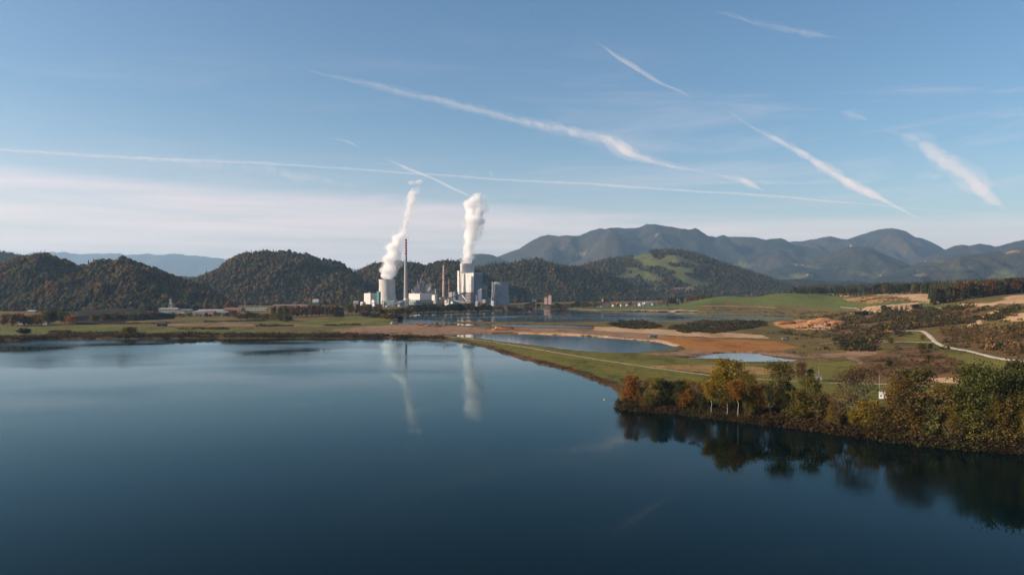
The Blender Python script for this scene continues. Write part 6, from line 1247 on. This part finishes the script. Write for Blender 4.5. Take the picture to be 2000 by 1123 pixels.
MB().box(-1.7, 1.7, -1.3, 1.3, -.3, 2.6).build('walls', m_grey, kk); MB().add([(-1.9, -1.5, 2.61), (1.9, -1.5, 2.61), (1.9, 1.5, 2.61), (-1.9, 1.5, 2.61), (-1.9, 0, 3.2), (1.9, 0, 3.2)], [(0, 1, 5, 4), (2, 3, 4, 5), (0, 4, 3), (1, 2, 5), (3, 2, 1, 0)]).build('roof', m_dsteel, kk)
MB().box(-.5, .5, -1.36, -1.303, 0, 2.1).build('door', m_dsteel, kk); MB().lathe([(.1, 3.21), (.06, 8.5)], 8).build('pole', m_steel, kk)
# wooden poles along the dike
poles = [(908, 651, 660), (930, 652.5, 663.5), (949, 654, 666), (989, 659, 672.5), (1038, 664, 680), (1065, 669, 685), (1097, 672, 689), (1131, 676, 695), (1166, 683, 701), (1250, 697, 716), (1299, 700, 719), (1350, 706, 728), (1391, 710, 733), (1473, 718, 742)]
pp = hit([(a, c) for a, b, c in poles]); m_pole = noise_mat('mat_pole', [(0.06, 0.05, 0.04), (0.12, 0.10, 0.08)], 2.0)
p0 = None
for i, ((px, pt, pb), (x, y)) in enumerate(zip(poles, pp)):
    z = gz(x, y); H = min(max(ZatY(pt, y) - z, 5.0), 8.0)
    if p0 is None: pole_me = MB().lathe([(.13, -.6), (.09, 1.0)], 6).mesh('pole', m_pole); arm_me = MB().bar((-.5, 0, .95), (.5, 0, .95), .1, .012).mesh('crossarm', m_pole); p0 = 1
    rt = empty('utility_pole', (x, y, z)); rt.scale = (1, 1, H); tag(rt, f'thin dark pole, {ordw(i + 1)} from the left along the dike path', 'pole', 'poles along the dike path'); obj('pole', pole_me, rt); obj('crossarm', arm_me, rt)
# hay barn on the left meadow
bx0, by0 = hit([(317, 637)])[0]; hb = empty('barn', (bx0, by0, gz(bx0, by0)), R(12)); tag(hb, 'dark wooden barn on the meadow below the town', 'barn')
MB().box(-6.2, 6.2, -4, 4, -.3, 4.0).build('walls', m_wood, hb); MB().add([(-7, -5, 3.7), (7, -5, 3.7), (7, 5, 3.7), (-7, 5, 3.7), (-5.5, 0, 7.6), (5.5, 0, 7.6)], [(0, 1, 5, 4), (2, 3, 4, 5), (0, 4, 3), (1, 2, 5), (3, 2, 1, 0)]).build('roof', m_wood, hb); MB().box(-1.6, 1.6, -4.08, -4.003, 0, 3.2).build('door', m_dsteel, hb)
def wheel(par, x, y, r, w=0.4):
    t = MB().tube([(x, y - w / 2, r), (x, y + w / 2, r)], [r, r], 16).build('wheel', m_rubber, par); MB().tube([(x, y - w / 2 - .03, r), (x, y + w / 2 + .03, r)], [r * .5, r * .5], 12).build('rim', m_steel, t)
def truck(px, pyb, rot, s, cabm, bedm, label, cat='truck', load=None):
    x, y = hit([(px, pyb)])[0]; rt = empty('dump_truck', (x, y, gz(x, y) + .05), R(rot)); rt.scale = (s, s, s); tag(rt, label, cat)
    MB().box(-3.8, 3.6, -.45, .45, .85, 1.15).build('chassis', m_dsteel, rt)
    cb = MB().add([(2.0, -1.2, 1.16), (3.9, -1.2, 1.16), (3.9, 1.2, 1.16), (2.0, 1.2, 1.16), (2.0, -1.2, 3.1), (3.5, -1.2, 3.1), (3.5, 1.2, 3.1), (2.0, 1.2, 3.1), (3.9, -1.2, 2.1), (3.9, 1.2, 2.1)], [(0, 3, 2, 1), (4, 5, 6, 7), (0, 1, 8, 5, 4), (2, 3, 7, 6, 9), (1, 2, 9, 8), (8, 9, 6, 5), (3, 0, 4, 7)]).build('cab', cabm, rt)
    MB().add([(3.92, -1.0, 2.15), (3.92, 1.0, 2.15), (3.55, 1.0, 3.0), (3.55, -1.0, 3.0)], [(0, 1, 2, 3)]).build('windscreen', m_glass, cb); MB().box(2.3, 3.3, -1.23, -1.205, 2.1, 2.9).build('window', m_glass, cb)
    MB().add([(-4.0, -1.2, 1.3), (1.7, -1.2, 1.3), (1.7, 1.2, 1.3), (-4.0, 1.2, 1.3), (-4.5, -1.35, 2.9), (1.8, -1.35, 2.9), (1.8, 1.35, 2.9), (-4.5, 1.35, 2.9), (-4.4, -1.2, 2.9), (1.65, -1.2, 2.9), (1.65, 1.2, 2.9), (-4.4, 1.2, 2.9), (-3.9, -1.05, 1.6), (1.55, -1.05, 1.6), (1.55, 1.05, 1.6), (-3.9, 1.05, 1.6)],
             [(0, 3, 2, 1), (0, 1, 5, 4), (1, 2, 6, 5), (2, 3, 7, 6), (3, 0, 4, 7), (4, 5, 9, 8), (5, 6, 10, 9), (6, 7, 11, 10), (7, 4, 8, 11), (8, 9, 13, 12), (9, 10, 14, 13), (10, 11, 15, 14), (11, 8, 12, 15), (12, 13, 14, 15)]).build('dump_body', bedm, rt)
    for wx in (2.9, -1.6, -2.9):
        for sy in (-1.05, 1.05): wheel(rt, wx, sy, .55)
def excavator(px, pyb, rot, s, m, label, boom=1.0):
    x, y = hit([(px, pyb)])[0]; rt = empty('excavator', (x, y, gz(x, y) + .05), R(rot)); rt.scale = (s, s, s); tag(rt, label, 'excavator')
    for sy in (-1.2, 1.2): MB().tube([(-2.0, sy - .3, .5), (-2.0, sy + .3, .5)], [.5, .5], 12).tube([(2.0, sy - .3, .5), (2.0, sy + .3, .5)], [.5, .5], 12).box(-2, 2, sy - .3, sy + .3, .02, .98).build('track', m_rubber, rt)
    MB().box(-2.4, 1.4, -1.3, 1.3, 1.1, 2.3).box(-2.6, -1.2, -1.3, 1.3, 1.2, 2.7).build('body', m, rt); c = MB().box(.1, 1.7, -1.35, -.35, 2.32, 3.5).build('cab', m, rt); MB().box(.3, 1.74, -1.38, -.5, 2.6, 3.3).build('cab_window', m_glass, c)
    MB().bar((1.2, .2, 1.9), (3.4, .2, 4.9 * boom), .5).bar((3.4, .2, 4.9 * boom), (5.2, .2, 4.6 * boom), .45).build('boom', m, rt); MB().bar((5.1, .2, 4.9 * boom), (6.2, .2, 2.0), .35).build('arm', m, rt)
    MB().add([(5.7, -.5, 2.1), (6.6, -.5, 2.0), (6.3, -.5, 1.0), (5.4, -.5, 1.2), (5.7, .9, 2.1), (6.6, .9, 2.0), (6.3, .9, 1.0), (5.4, .9, 1.2)], [(0, 3, 2, 1), (4, 5, 6, 7), (0, 1, 5, 4), (1, 2, 6, 5), (2, 3, 7, 6), (3, 0, 4, 7)]).build('bucket', m_dsteel, rt)
def earth_heap(px, pyb, rx, ry, h, col, label, seed, rot=0):
    x, y = hit([(px, pyb)])[0]; V, Fc = ico(4); r_ = np.random.default_rng(seed); n1 = fbm(V[:, 0] * 2 + seed, V[:, 1] * 2 + V[:, 2], seed, 4); V = V * (0.7 + 0.6 * n1)[:, None]
    V = V * [rx, ry, h]; V[:, 2] = np.where(V[:, 2] < -.4, -.4, V[:, 2]); o = obj('earth_heap', mesh_np('earth_heap', V, Fc, noise_mat('mat_heap', [tuple(c * .6 for c in col), col], .5, 6, .95, .2))); o.location = (x, y, gz(x, y)); o.rotation_euler = (0, 0, R(rot)); tag(o, label, 'earth heap')
truck(770, 635, 172, 1.45, m_vwhite, m_dsteel, 'black dump truck with a white cab, left of the far lake'); 
slab_hall(767, 776, 627.6, 629.6, 1330, 5, m_dsteel, m_dsteel, 'low black container behind the black dump truck', 'container', 'container', 2)
excavator(822, 636, 165, 1.3, m_orange, 'orange excavator reaching left at the edge of the far lake'); excavator(853, 635, 20, 1.3, m_yellow, 'yellow excavator on the brown earth heaps', .8); excavator(1000, 643.5, 200, 1.0, m_dsteel, 'dark excavator right of the red-brown earth bank', .8)
truck(859, 634.5, 150, 1.1, m_yellow, m_dsteel, 'yellow dump truck beside the earth heaps')
truck(973, 643, 160, 1.15, m_vwhite, m_orange, 'dump truck with orange body at the red-brown earth bank')
truck(1276, 660, 185, 1.15, m_vblue, m_vblue, 'grey-blue dump truck on the sandy track by the long pond'); truck(1598, 641, 175, 1.25, m_vwhite, m_vwhite, 'white dump truck in the orange clay pit'); excavator(1617, 637, 200, 1.5, m_dsteel, 'dark excavator in the orange clay pit'); truck(1534, 665, 5, .9, m_dsteel, m_steel, 'small grey truck at the far end of the ploughed field')
truck(1739, 651, 170, 1.1, m_yellow, m_yellow, 'yellow dump truck near the start of the white road'); truck(1752, 651, 8, 1.1, m_orange, m_dsteel, 'orange truck parked behind the yellow dump truck')
for i, (a, b, rx, ry, h, c, l) in enumerate([(842, 637, 9, 7, 3.5, (0.20, 0.10, 0.06), 'left brown earth heap by the excavators'), (852, 638, 8, 6, 3.0, (0.16, 0.09, 0.06), 'right brown earth heap by the excavators'), (985, 645, 14, 5, 3.4, (0.30, 0.11, 0.045), 'red-brown earth bank between truck and dark excavator'), (968, 645, 6, 5, 3.0, (0.32, 0.12, 0.05), 'red-brown earth heap in front of the orange truck'), (1019, 645.5, 14, 4, 1.8, (0.30, 0.12, 0.055), 'low red-brown earth bank right of the dark excavator'),
        (1538, 633, 16, 9, 6, (0.22, 0.10, 0.04), 'orange clay heap at the left of the pit'), (1605, 630, 22, 10, 7, (0.42, 0.20, 0.09), 'orange clay heap behind the white truck'), (1632, 634, 16, 9, 6, (0.36, 0.17, 0.075), 'orange clay heap at the right of the pit'), (232, 623, 92, 38, 19, (0.013, 0.011, 0.009), 'long black spoil heap at the foot of the left hills'), (150, 624, 60, 26, 10, (0.013, 0.011, 0.009), 'low dark tail of the black spoil heap'), (1565, 629, 22, 8, 4, (0.38, 0.20, 0.09), 'long flat clay heap at the back of the pit')]):
    earth_heap(a, b, rx, ry, h, c, l, 20 + i)
# marker buoy and a small boat
for nm, px, py, lab in (('buoy', 1180, 781, 'tiny white buoy on the lake left of the wooded point'),):
    x, y = ground_flat(px, py); bo = empty(nm, (x, y, 0)); tag(bo, lab, 'buoy'); MB().lathe([(.05, -.3), (.35, -.1), (.4, .15), (.25, .4), (.08, .5)], 12).build('float', m_vwhite, bo, True); MB().lathe([(.04, .5), (.04, .9)], 6).build('stem', m_steel, bo)
bx1, by1 = ground_flat(1035, 608.5); bt = empty('boat', (bx1, by1, 0), R(10)); tag(bt, 'small white boat on the far lake below the castle', 'boat')
MB().add([(-3, -1, -.2), (2, -1, -.2), (3.6, 0, 0), (2, 1, -.2), (-3, 1, -.2), (-3.2, -1.3, .9), (2, -1.3, .9), (4.2, 0, 1.1), (2, 1.3, .9), (-3.2, 1.3, .9)], [(4, 3, 2, 1, 0), (5, 6, 7, 8, 9), (0, 1, 6, 5), (1, 2, 7, 6), (2, 3, 8, 7), (3, 4, 9, 8), (4, 0, 5, 9)]).build('hull', m_vwhite, bt); MB().box(-1.2, 1, -.8, .8, 1.0, 2.0).build('cabin', m_vwhite, bt)

# ------------------------------------------------------------------ haze: even, pale air in one closed box
hzb = MB().box(-30000, 30000, -3000, 30500, -6.0, 1420).build('haze', bpy.data.materials.new('mat_haze')); tag(hzb, kind='stuff')
hm = hzb.data.materials[0]; hm.use_nodes = True; hm.node_tree.nodes.clear(); ho = hm.node_tree.nodes.new('ShaderNodeOutputMaterial'); hv = hm.node_tree.nodes.new('ShaderNodeVolumePrincipled')
hv.inputs['Color'].default_value = (0.46, 0.71, 1.0, 1); hv.inputs['Density'].default_value = 3.2e-5; hv.inputs['Anisotropy'].default_value = 0.2; hm.node_tree.links.new(hv.outputs[0], ho.inputs['Volume'])
